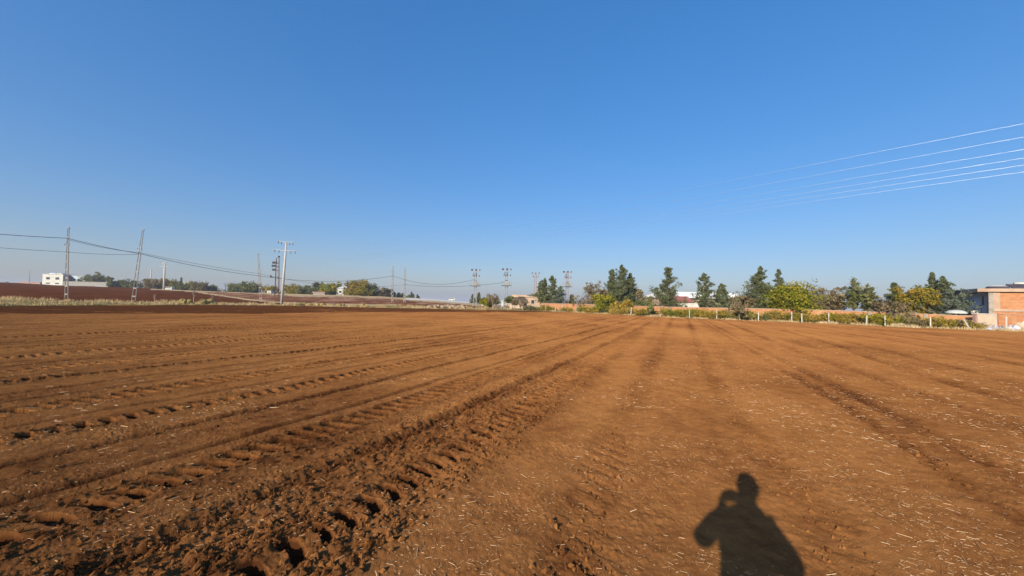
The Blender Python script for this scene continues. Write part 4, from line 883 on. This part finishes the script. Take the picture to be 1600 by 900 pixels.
m = MB(); m.v = [(-hw, -.6, ze), (hw*.6, -.6, ze), (hw*.45, 3, zr+.3), (-hw*.9, 3, zr+.3), (-hw, 6.6, ze), (hw*.6, 6.6, ze), (-hw, -.6, ze-.12), (hw*.6, -.6, ze-.12), (hw*.6, 6.6, ze-.12), (-hw, 6.6, ze-.12)]
m.f = [(0, 1, 2, 3), (3, 2, 5, 4), (6, 9, 8, 7), (0, 6, 7, 1), (4, 5, 8, 9), (1, 7, 8, 5, 2), (0, 3, 4, 9, 6)]; m.build('roof', 'red', t)
window(t, -hw*.1, hw*.1, .9, 1.6); MB().box(-hw*.5, -hw*.3, -.05, -.004, 0, 1.7).build('door', 'darkroof', t)
t, hw, h = box_thing('white_block_house', 'bright white small building under the slender pine, right of the red-roofed house', 'building', 1106, 1144, 94, 473, 4, 'white')
MB().box(-hw-.1, hw+.1, -.2, 4.1, h, h+.12).build('roof', 'white', t)
for x in (-hw*.75, -hw*.3, hw*.15, hw*.6): window(t, x, x+.7, h-1.2, h-.5)
MB().box(-.2, .6, -.03, -.004, 0, h-.5).build('door', 'shed', t)
t, hw, h = box_thing('grey_outbuilding', 'pale grey narrow outbuilding just left of the big dense pine', 'building', 1163, 1176, 84, 465, 4, 'oldconc')
MB().box(-hw-.1, hw+.1, -.2, 4.1, h, h+.12).build('roof', 'white', t); window(t, -.4, .4, h-1.4, h-.6)

# brick wall in straight runs, each a wall of its own
WP = [(846, 85, 474), (905, 74, 475.5), (958, 67, 477), (1010, 60, 479), (1090, 53.5, 481), (1190, 50.5, 482.7), (1290, 47, 485.2), (1370, 44, 488), (1450, 42, 491.5), (1530, 40.5, 495)]
WL = ['far left run of the orange brick wall, beside the dark pine group', 'run of brick wall under the rusty half-bare tree', 'run of brick wall below the tall pine cluster', 'run of brick wall below the lone broad pine', 'run of brick wall in front of the white factory', 'run of brick wall under the big dense pine', 'run of brick wall right of the bright yellow-green tree', 'run of brick wall below the pale green trees', 'run of brick wall nearest the brick house, with the broken top']
for i in range(len(WP)-1):
    (p0, Y0, t0), (p1, Y1, t1) = WP[i], WP[i+1]; a = Vector((X_at(p0, Y0), Y0, 0)); b = Vector((X_at(p1, Y1), Y1, 0)); za, zb = LZ(a.x, a.y), LZ(b.x, b.y)
    d = (b-a); L = d.length; d.normalize(); ha = top_z(p0, t0, Y0)-za; hb = top_z(p1, t1, Y1)-za
    t = thing('brick_wall', WL[i], 'wall', (a.x, a.y, za), atan2(d.y, d.x), 'runs of the orange brick wall')
    m = MB(); m.v = [(0.003, -.1, -.6), (L-.003, -.1, -.6), (L-.003, .1, -.6), (0.003, .1, -.6), (0.003, -.1, ha), (L-.003, -.1, hb), (L-.003, .1, hb), (0.003, .1, ha)]
    m.f = [(0, 3, 2, 1), (4, 5, 6, 7), (0, 1, 5, 4), (1, 2, 6, 5), (2, 3, 7, 6), (3, 0, 4, 7)]; m.build('brickwork', 'brick', t)
    m = MB(); m.v = [(0.01, -.14, ha+.003), (L-.01, -.14, hb+.003), (L-.01, .14, hb+.003), (0.01, .14, ha+.003), (0.01, -.14, ha+.07), (L-.01, -.14, hb+.07), (L-.01, .14, hb+.07), (0.01, .14, ha+.07)]
    m.f = [(0, 3, 2, 1), (4, 5, 6, 7), (0, 1, 5, 4), (1, 2, 6, 5), (2, 3, 7, 6), (3, 0, 4, 7)]; m.build('coping', 'beige', t)
    for k in range(1, int(L//4)+1):
        x = k*4-.2
        if x < L-.4: hh_ = ha+(hb-ha)*x/L; MB().box(x, x+.3, -.16, -.103, -.5, hh_-.01).build('pier', 'oldconc', t)

# ------------------------------------------------------------------ blue-grey house and brick house at the right
Yc = 46.0; Xc = X_at(1545, Yc); zb = LZ(Xc, Yc); zt = top_z(1545, 451, Yc)-zb; zm = top_z(1545, 484, Yc)-zb
t = thing('brick_house', 'unplastered orange brick house with a concrete frame and a blue-grey side, at the right edge', 'house', (Xc, Yc, zb), radians(-29))
HT = t
MB().box(.40, 12, .06, 11, -.5, zt-.45).build('brickwork', 'brick', t)
MB().box(-1.0, 12.3, -.3, 3.2, zt-.38, zt).build('roof_slab', 'beige', t)
MB().box(0, .398, -.02, .42, -.5, zt-.383).build('column', 'oldconc', t)
MB().box(.40, .95, .0, .055, zm+.12, zt-.383).build('render_patch', 'beige', t)
MB().box(.40, 12, -.03, .057, zm-.16, zm+.12).build('beam', 'beige', t)
MB().box(5.6, 5.95, -.02, .056, zm+.123, zt-.383).build('column', 'oldconc', t)
MB().box(.30, .397, .423, 11, -.5, zt-.383).build('side_wall', 'blue', t)
m = MB(); m.box(-1.1, 12.3, 3.203, 11.6, zt-.45, zt-.06); m.build('roof', 'darkroof', t)
def side_window(y0, y1, z0, z1):
    f = MB().box(.262, .297, y0-.08, y1+.08, z0-.08, z0).box(.262, .297, y0-.08, y1+.08, z1, z1+.08).box(.262, .297, y0-.08, y0, z0, z1).box(.262, .297, y1, y1+.08, z0, z1).build('window', 'blue', t); MB().box(.275, .298, y0, y1, z0, z1).build('pane', 'glass', f)
side_window(1.5, 2.1, zm+.55, zm+1.75); side_window(6.9, 8.2, zm+.6, zm+1.75)
MB().box(-.35, -.05, 5.1, 5.5, zm-.1, zt-.46).build('pillar', 'white', t)
MB().box(-.6, .26, 2.2, 5.6, zm-.42, zm-.12).build('balcony_ledge', 'white', t)
MB().box(-.56, .26, 5.63, 10.6, -.3, zm-.3).build('side_wall', 'blue', t)
t3 = thing('terrace_wall', 'short brick terrace wall under the blue-grey side of the brick house', 'wall', (Xc, Yc, zb), radians(-29))
MB().box(-1.35, -1.1, .1, 5.4, -.4, zm-.45).build('brickwork', 'brick', t3)
MB().box(-1.4, -1.05, .1, 5.4, zm-.447, zm-.37).build('coping', 'cream', t3)
def on_house(lx, ly): 
    c_, s_ = cos(radians(-29)), sin(radians(-29)); return (Xc+c_*lx-s_*ly, Yc+s_*lx+c_*ly, zb+zt)
# roof things
t = thing('solar_water_heater', 'dark solar panel with a white tank on the roof of the brick house', 'solar heater', on_house(3.2, .9), radians(-29))
m = MB(); m.v = [(-1.2, -.7, .1), (1.4, -.7, .1), (1.4, .5, .62), (-1.2, .5, .62), (-1.2, -.68, .02), (1.4, -.68, .02), (1.4, .52, .54), (-1.2, .52, .54)]; m.f = [(0, 1, 2, 3), (7, 6, 5, 4), (0, 4, 5, 1), (1, 5, 6, 2), (2, 6, 7, 3), (3, 7, 4, 0)]; m.build('panel', 'darkroof', t)
MB().tube([(-.4, .8, .68), (1.6, .8, .68)], .18, 12).build('tank', 'white', t, True)
for x in (-1.1, 1.3): MB().tube([(x, .6, 0), (x, .6, .68)], .03, 4).build('leg', 'steel', t)
t = thing('roof_cover', 'dark low cover with a white rim on the left part of the brick house roof', 'roof cover', on_house(1.15, 1.0))
MB().lathe([(.95, 0), (.92, .20), (.8, .30)], n=18).build('base', 'darkroof', t); MB().lathe([(.72, .303), (.66, .36), (.3, .40)], n=18).build('lid', 'white', t)
# white canopy
p = X_at(1494, 44); z = LZ(p, 44); t = thing('white_canopy', 'white domed canopy showing above the brick wall, left of the terrace wall', 'canopy', (p, 44, z)); zt2 = top_z(1494, 484, 44)-z
prof = [(0.88*cos(a), zt2-.42+.42*sin(a)) for a in np.linspace(0, 1.45, 7)]; MB().lathe([(.83, zt2-.44)]+prof, n=20).build('cover', 'white', t, True)
for a in range(4): MB().tube([(.62*cos(a*1.57+.7), .62*sin(a*1.57+.7), 0), (.62*cos(a*1.57+.7), .62*sin(a*1.57+.7), zt2-.43)], .03, 5).build('post', 'steel', t)
# broken wall, sheets and rubble
t, hw, h = box_thing('broken_wall', 'broken cream plastered wall piece in front of the brick house', 'wall', 1527, 1558, 39.5, 491, .25, 'cream', drop=.4)
MB().box(-hw-.22, -hw-.005, -.02, .24, -.4, h-.05).build('side_edge', 'rose', t); MB().box(-hw-.3, hw*.9, -.04, .28, h, h+.07).build('coping', 'white', t)
t, hw, h = box_thing('broken_wall', 'leaning red brick stub left of the broken cream wall piece', 'wall', 1509, 1523, 41, 494, .25, 'brick', drop=.4)
MB().box(-hw-.05, hw+.05, -.04, .29, h, h+.07).build('coping', 'cream', t)
t, hw, h = box_thing('yard_wall', 'low brick wall running right from the broken cream wall piece', 'wall', 1560, 1680, 43, 492, .25, 'brick', drop=.4)
MB().box(-hw+.01, hw, -.04, .29, h, h+.06).build('coping', 'beige', t)
def crumple(name, label, cat, px, Y, w_, d_, h_, mat, seed, group=None, nx=26, ny=16):
    X, _, z = loc(px, Y); xs, ys = np.meshgrid(np.linspace(-1, 1, nx), np.linspace(-1, 1, ny), indexing='ij'); e = np.clip(1-(xs**2+ys**2)*.95, 0, 1)**.5
    zz = e*h_*(.55+.9*np.clip(noise(xs*1.6+seed, ys*1.6, seed), -.4, .5))+.035*np.abs(noise(xs*5, ys*5, seed+1))
    zz = np.where(e <= 0, -.06, zz); k = 1+.10*noise(xs*2, ys*2, seed+3); V = np.stack([xs*w_/2*k, ys*d_/2*k, zz], -1).reshape(-1, 3); V = np.concatenate([V, V*np.array([1, 1, 0])-np.array([0, 0, .1])])
    i, j = np.meshgrid(np.arange(nx-1), np.arange(ny-1), indexing='ij'); q = np.stack([i*ny+j, (i+1)*ny+j, (i+1)*ny+j+1, i*ny+j+1], -1).reshape(-1, 4); F = np.concatenate([q, q[:, ::-1]+nx*ny])
    o = link(name, raw_mesh(name, V, F), mat); o.location = (X, Y, z); tag(o, label, cat, group); return o
crumple('plastic_sheet', 'crumpled white plastic sheet on the ground in front of the broken cream wall', 'sheet', 1562, 36.2, 2.3, 1.4, .30, 'tarp', 5)
crumple('plastic_sheet', 'bluish crumpled sheet left part of the rubbish heap by the brick house', 'sheet', 1556, 36.8, 1.3, 1.1, .45, 'tarp', 9)
crumple('plastic_sheet', 'small pale sheet heap just right of the white post by the brick house', 'sheet', 1580, 36.8, 1.2, 1.0, .48, 'tarp', 15)
crumple('sand_heap', 'beige sand heap at the right edge in front of the brick house', 'heap', 1597, 37.2, 2.3, 1.5, .95, 'cream', 21)
crumple('rubble_heap', 'pile of pale rubble under the broken cream wall piece', 'heap', 1540, 37.6, 1.6, 1.0, .6, 'stone', 27)
crumple('rubble_heap', 'pale stones in front of the sprawling brown-green bush', 'heap', 1404, 39.8, 1.6, .9, .5, 'stone', 31)

# ------------------------------------------------------------------ fence posts
FPT = [(853, 478, 0, 'white fence post, first from the left beside the dark green bush'), (868, 478, 0, 'white fence post, second from the left, in front of the brick wall'), (879, 477, 0, 'thicker white fence post, third from the left'),
 (986, 480, .05, 'pale post leaning slightly below the shorter pine of the cluster'), (1032, 482, 0, 'tall white fence post just left of the lone broad pine'), (1077.5, 484, 0, 'thin white fence post below the red-roofed house'),
 (1120, 486, 0, 'thin pale post below the short wide pine'), (1185, 488, .02, 'white fence post below the big dense pine'), (1237, 488, 0, 'white fence post below the bright yellow-green tree'), (1253, 490, -.02, 'shorter white post right of the one below the bright yellow-green tree'),
 (1295, 489, 0, 'tallest white fence post, below the reddish bare tree'), (1354, 493, .03, 'white fence post left of the large rounded bush'), (1383, 494, -.02, 'small white post right of the large rounded bush'), (1453.5, 496, 0, 'white fence post between the olive bush and the brown and yellow bush'),
 (1515, 497, -.45, 'pale post leaning far to the left against the broken wall'), (1572, 495, .02, 'thick white post standing in the plastic sheets by the brick house')]
for px, yt_, lean, lb in FPT:
    Yp = float(np.interp(px, PXE, YE))+.9; X, _, z = loc(px, Yp); H = top_z(px, yt_, Yp)-z; H = max(H, .5)
    t = thing('fence_post', lb, 'fence post', (X, Yp, z), 0, 'white concrete fence posts'); t.rotation_euler = (0, lean, random.uniform(-.3, .3))
    s_ = .056 if 'thin' not in lb else .04
    MB().tube([(0, 0, -.3), (0, 0, H)], [s_*1.35, s_*1.2], 4).build('shaft', 'concrete', t); MB().tube([(0, 0, H), (0, 0, H+.05)], [s_*1.1, s_*.5], 4).build('tip', 'oldconc', t)

# ------------------------------------------------------------------ boulders, earth heaps, sticks along the verge
def rock(name, label, cat, px, dY, w_, h_, mat, seed, group):
    Y = float(np.interp(px, PXE, YE))+dY; X, _, z = loc(px, Y); r = np.random.default_rng(seed)
    nu, nv = 14, 8; V = []
    for j in range(nv+1):
        ph = pi*j/nv
        for i in range(nu):
            th_ = 2*pi*i/nu; d = np.array([sin(ph)*cos(th_), sin(ph)*sin(th_), cos(ph)])
            k = 1+.28*noise(np.array([d[0]*1.3+seed*3.1]), np.array([d[1]*1.3+d[2]*1.7]), seed)[0]+.12*noise(np.array([d[0]*4+seed]), np.array([d[1]*4+d[2]*3]), seed+1)[0]
            V.append((d[0]*w_/2*k, d[1]*w_/2*k*.8, d[2]*h_*.6*k+h_*.35))
    F = [(j*nu+i, (j+1)*nu+i, (j+1)*nu+(i+1) % nu, j*nu+(i+1) % nu) for j in range(nv) for i in range(nu)]
    o = link(name, raw_mesh(name, np.array(V), np.array(F)), mat); o.location = (X, Y, z); o.rotation_euler = (0, 0, r.uniform(0, 6)); tag(o, label, cat, group)
for i in range(16):
    rock('boulder', 'pale boulder in the heap at the far corner of the field', 'boulder', 671+i*3.6+random.uniform(-1, 1), 2.2+(i % 3)*1.2, random.uniform(.6, 1.2), random.uniform(.32, .6), 'stone', 400+i, 'pale boulders heaped at the far corner')
for i, px in enumerate([467, 475, 484, 497, 505, 520, 531, 537, 558, 567, 573]):
    rock('earth_clod', 'dark earth lump on the verge right of the tall white pole', 'earth heap', px, 1.6+(i % 2), random.uniform(.8, 1.5), random.uniform(.3, .6), 'verge', 430+i, 'earth lumps on the verge')
for i, px in enumerate([286, 297, 318, 329, 333]):
    rock('earth_clod', 'mossy earth lump on the verge between the leaning pole and the thin pole', 'earth heap', px, 2+(i % 2), random.uniform(.9, 1.6), random.uniform(.5, .9), 'verge', 450+i, 'mossy earth lumps on the verge')
for px, yt_, lb, sd_ in ((242, 459, 'thin leafless sapling on the verge right of the leaning pole', 71), (303, 454, 'thin tall dry stalk on the verge below the hedge bush', 72), (332, 462, 'short dry weed stalks where the dirt path meets the verge', 73)):
    Yw = float(np.interp(px, PXE, YE))+2; broadleaf('dry_sapling', lb, px, Yw, yt_, 9, sd_, 'rust', .2, 1.0, th=.5, group='dry saplings on the verge', upright=1.2, cat='sapling')
# ------------------------------------------------------------------ the person taking the picture (stands behind the camera, throws the shadow)
AH = Vector((sin(radians(29.3)), cos(radians(29.3)), 0)); AL = Vector((AH.y, -AH.x, 0))
def W3(lat, fwd, z): return AL*lat+AH*fwd+Vector((0, 0, z))
def skin(name, chains, mat, parent, sub=2):
    """chains: list of [(point, radius), ...]; a point already used joins the chains into one body"""
    vs, es, rs, roots, idx = [], [], [], [], {}
    for ch in chains:
        pv = None
        for p, r_ in ch:
            key = tuple(round(c_, 4) for c_ in p)
            if key not in idx:
                idx[key] = len(vs); vs.append(tuple(p)); rs.append(r_)
                if pv is None: roots.append(idx[key])
            i = idx[key]
            if pv is not None: es.append((pv, i))
            pv = i
    me = bpy.data.meshes.new(name); me.from_pydata(vs, es, []); o = link(name, me, mat, parent)
    md = o.modifiers.new('skin', 'SKIN'); md.use_smooth_shade = True
    for i, r_ in enumerate(rs):
        me.skin_vertices[0].data[i].radius = (r_ if hasattr(r_, '__len__') else (r_, r_)); me.skin_vertices[0].data[i].use_root = i in roots
    sb = o.modifiers.new('sub', 'SUBSURF'); sb.levels = sub; sb.render_levels = sub
    return o
for v_ in (0,):
    per = thing('person', 'person in a dark hooded jacket taking the photo, shadow falling on the soil', 'person', (0, 0, 0))
    pel = W3(.13, -.33, .98); sp1 = W3(.13, -.32, 1.14); ch = W3(.135, -.31, 1.34); nb = W3(.145, -.28, 1.50); nk = W3(.15, -.265, 1.57); hd = W3(.15, -.25, 1.66); ht = W3(.15, -.26, 1.77)
    shL, elL, wrL = W3(-.035, -.29, 1.44), W3(-.155, -.20, 1.235), W3(-.035, -.075, 1.415); hL = W3(-.015, -.050, 1.46)
    shR, elR, wrR = W3(.275, -.31, 1.465), W3(.352, -.34, 1.29), W3(.265, -.20, 1.225); hR = W3(.225, -.15, 1.205)
    hpL, knL, anL, toL = W3(.03, -.33, .92), W3(.0, -.30, .50), W3(-.01, -.35, .09), W3(-.03, -.16, .045)
    hpR, knR, anR, toR = W3(.23, -.33, .92), W3(.27, -.31, .50), W3(.29, -.37, .09), W3(.33, -.19, .045)
    chains = [[(pel, .125), (sp1, .115), (ch, .125), (nb, .075), (nk, .058), (hd, .06)], [(ch, .125), (shL, .06), (elL, .042), (wrL, .028), (hL, .034)], [(ch, .125), (shR, .06), (elR, .042), (wrR, .028), (hR, .034)],
              [(pel, .125), (hpL, .09), (knL, .06), (anL, .042), (toL, .035)], [(pel, .125), (hpR, .09), (knR, .06), (anR, .042), (toR, .035)]]
    def fingers(hand, fd, side, curl, lens=(.068, .078, .072, .058)):
        fd = fd.normalized(); side = side.normalized(); curl = curl.normalized(); out = []
        for k, L in enumerate(lens):
            r0 = hand+side*(-.027+.018*k)-fd*.005; a = r0+fd*.045+side*(.002*(k-1.5)); b = a+fd*L*.38+curl*L*.12; c_ = b+fd*L*.22+curl*L*.26; d_ = c_+curl*L*.24
            out.append([(r0, .0105), (a, .0095), (b, .0088), (c_, .0082), (d_, .0065)])
        r0 = hand-side*.024-fd*.01; a = r0-side*.022+fd*.014+curl*.01; b = a-side*.008+fd*.026+curl*.012; out.append([(r0, .013), (a, .011), (b, .0095), (b+fd*.018+curl*.006, .008)])
        return out
    chains += fingers(hL, W3(.02, .02, .08), W3(.9, .3, 0), W3(.5, .1, 0)); chains += fingers(hR, W3(-.07, .05, -.01), W3(.1, 0, 1), W3(-.1, -.4, -.2))
    body = skin('body', chains, 'skin', per)
    # head with a face, part of the figure
    fw = (AH*.93-AL*.35).normalized(); rt = Vector((fw.y, -fw.x, 0)); hc = W3(.15, -.255, 1.69)
    nu, nv = 36, 28; V = []
    for j in range(nv+1):
        ph = pi*j/nv
        for i in range(nu):
            th_ = 2*pi*i/nu; x, y, z = sin(ph)*cos(th_), sin(ph)*sin(th_), cos(ph)        # x right, y front
            sx, sy, sz = .076, .093, .118
            if z < 0: sx *= 1-.30*(-z)**1.3; sy *= 1-.12*(-z)
            fx, fz = x*sx, z*sz; py_ = y*sy
            if y > 0:
                py_ += .024*math.exp(-(fx/.011)**2-((fz+.012)/.024)**2)                     # nose
                py_ -= .012*(math.exp(-((abs(fx)-.031)/.014)**2-((fz-.006)/.012)**2))       # eye sockets
                py_ += .006*math.exp(-(fx/.024)**2-((fz+.056)/.007)**2)-.004*math.exp(-(fx/.024)**2-((fz+.050)/.003)**2)   # mouth
                py_ += .008*math.exp(-(fx/.02)**2-((fz+.098)/.014)**2)                      # chin
            ear = math.exp(-((py_+.005)/.014)**2-((fz+.002)/.026)**2); fx += math.copysign(.014*ear, fx) if abs(fx) > .05 else 0
            V.append(hc+rt*fx+fw*py_+Vector((0, 0, fz)))
    F = [(j*nu+i, j*nu+(i+1) % nu, (j+1)*nu+(i+1) % nu, (j+1)*nu+i) for j in range(nv) for i in range(nu)]
    link('head', raw_mesh('head', np.array([tuple(v) for v in V]), np.array(F)[:, ::-1], smooth=True), 'skin', per)
    for sg in (-1, 1):
        e = hc+rt*.031*sg+fw*.078+Vector((0, 0, .006)); MB().lathe([(.001, -.011), (.008, -.008), (.011, 0), (.008, .008), (.001, .011)], tuple(e), 10).build('eye', 'eye', per, True)
    # hair: cap over the upper and rear skull
    HV_ = []; HF = []
    keep = {}
    for n_, v in enumerate(V):
        j, i = divmod(n_, nu); ph = pi*j/nv; th_ = 2*pi*i/nu; yy = sin(ph)*sin(th_); zz = cos(ph)
        if zz > .45+.25*max(yy, 0) or (yy < -.12 and zz > -.45): keep[n_] = len(HV_); HV_.append(tuple(hc+(v-hc)*1.10))
    for f in F:
        if all(q in keep for q in f): HF.append([keep[q] for q in f][::-1])
    ho = link('hair', raw_mesh('hair', np.array(HV_), np.array(HF), smooth=True), 'hair', per); sm = ho.modifiers.new('thick', 'SOLIDIFY'); sm.thickness = .012
    jk = [[(W3(.11, -.33, .86), (.195, .135)), (W3(.11, -.325, 1.0), .185), (W3(.12, -.32, 1.16), .160), (ch, .15), (nb, .098), (W3(.15, -.275, 1.555), .078)],
          [(ch, .15), (shL, .082), (elL, .066), (wrL+(elL-wrL)*.12, .045)], [(ch, .15), (shR, .082), (elR, .066), (wrR+(elR-wrR)*.12, .045)]]
    skin('jacket', jk, 'jacket', per)
    skin('hood', [[(W3(.165, -.33, 1.47), .08), (W3(.165, -.345, 1.54), .088), (W3(.165, -.34, 1.60), .072)]], 'jacket', per)
    skin('trousers', [[(W3(.13, -.33, .97), .125), (hpL, .105), (knL, .078), (W3(-.01, -.345, .12), .062)], [(W3(.13, -.33, .97), .125), (hpR, .105), (knR, .078), (W3(.29, -.365, .12), .062)]], 'trouser', per)
    for a_, b_ in ((anL, toL), (anR, toR)): skin('shoe', [[(a_+Vector((0, 0, .03)), .055), (a_-Vector((0, 0, .035)), .05), (a_+(b_-a_)*.6-Vector((0, 0, .02)), .046), (b_+(b_-a_)*.2, .036)]], 'rubber', per)
    ph_ = thing('phone', 'black phone held up in the left hand of the person taking the photo', 'phone', (0, 0, EYE))
    ph_.rotation_euler = (PITCH, -ROLL, 0)
    MB().box(-.02, .145, -.024, -.016, -.058, .018).build('body', 'rubber', ph_); MB().box(-.017, .142, -.0255, -.0242, -.055, .015).build('screen', 'glass', ph_); MB().tube([(0, -.016, 0), (0, -.013, 0)], .007, 14).build('lens', 'glass', ph_)
# ------------------------------------------------------------------ the hazy air
hb = MB().box(-7600, 7600, -7600, 7600, -2.5, 46).build('haze', None); tag(hb, kind='stuff')
hm = bpy.data.materials.new('air'); hm.use_nodes = True; hn = hm.node_tree.nodes; hn.remove(hn['Principled BSDF'])
pv = hn.new('ShaderNodeVolumePrincipled'); pv.inputs['Color'].default_value = (.86, .88, .95, 1); pv.inputs['Density'].default_value = .00034; pv.inputs['Anisotropy'].default_value = .1
hm.node_tree.links.new(pv.outputs[0], hn['Material Output'].inputs['Volume']); hb.data.materials.append(hm)
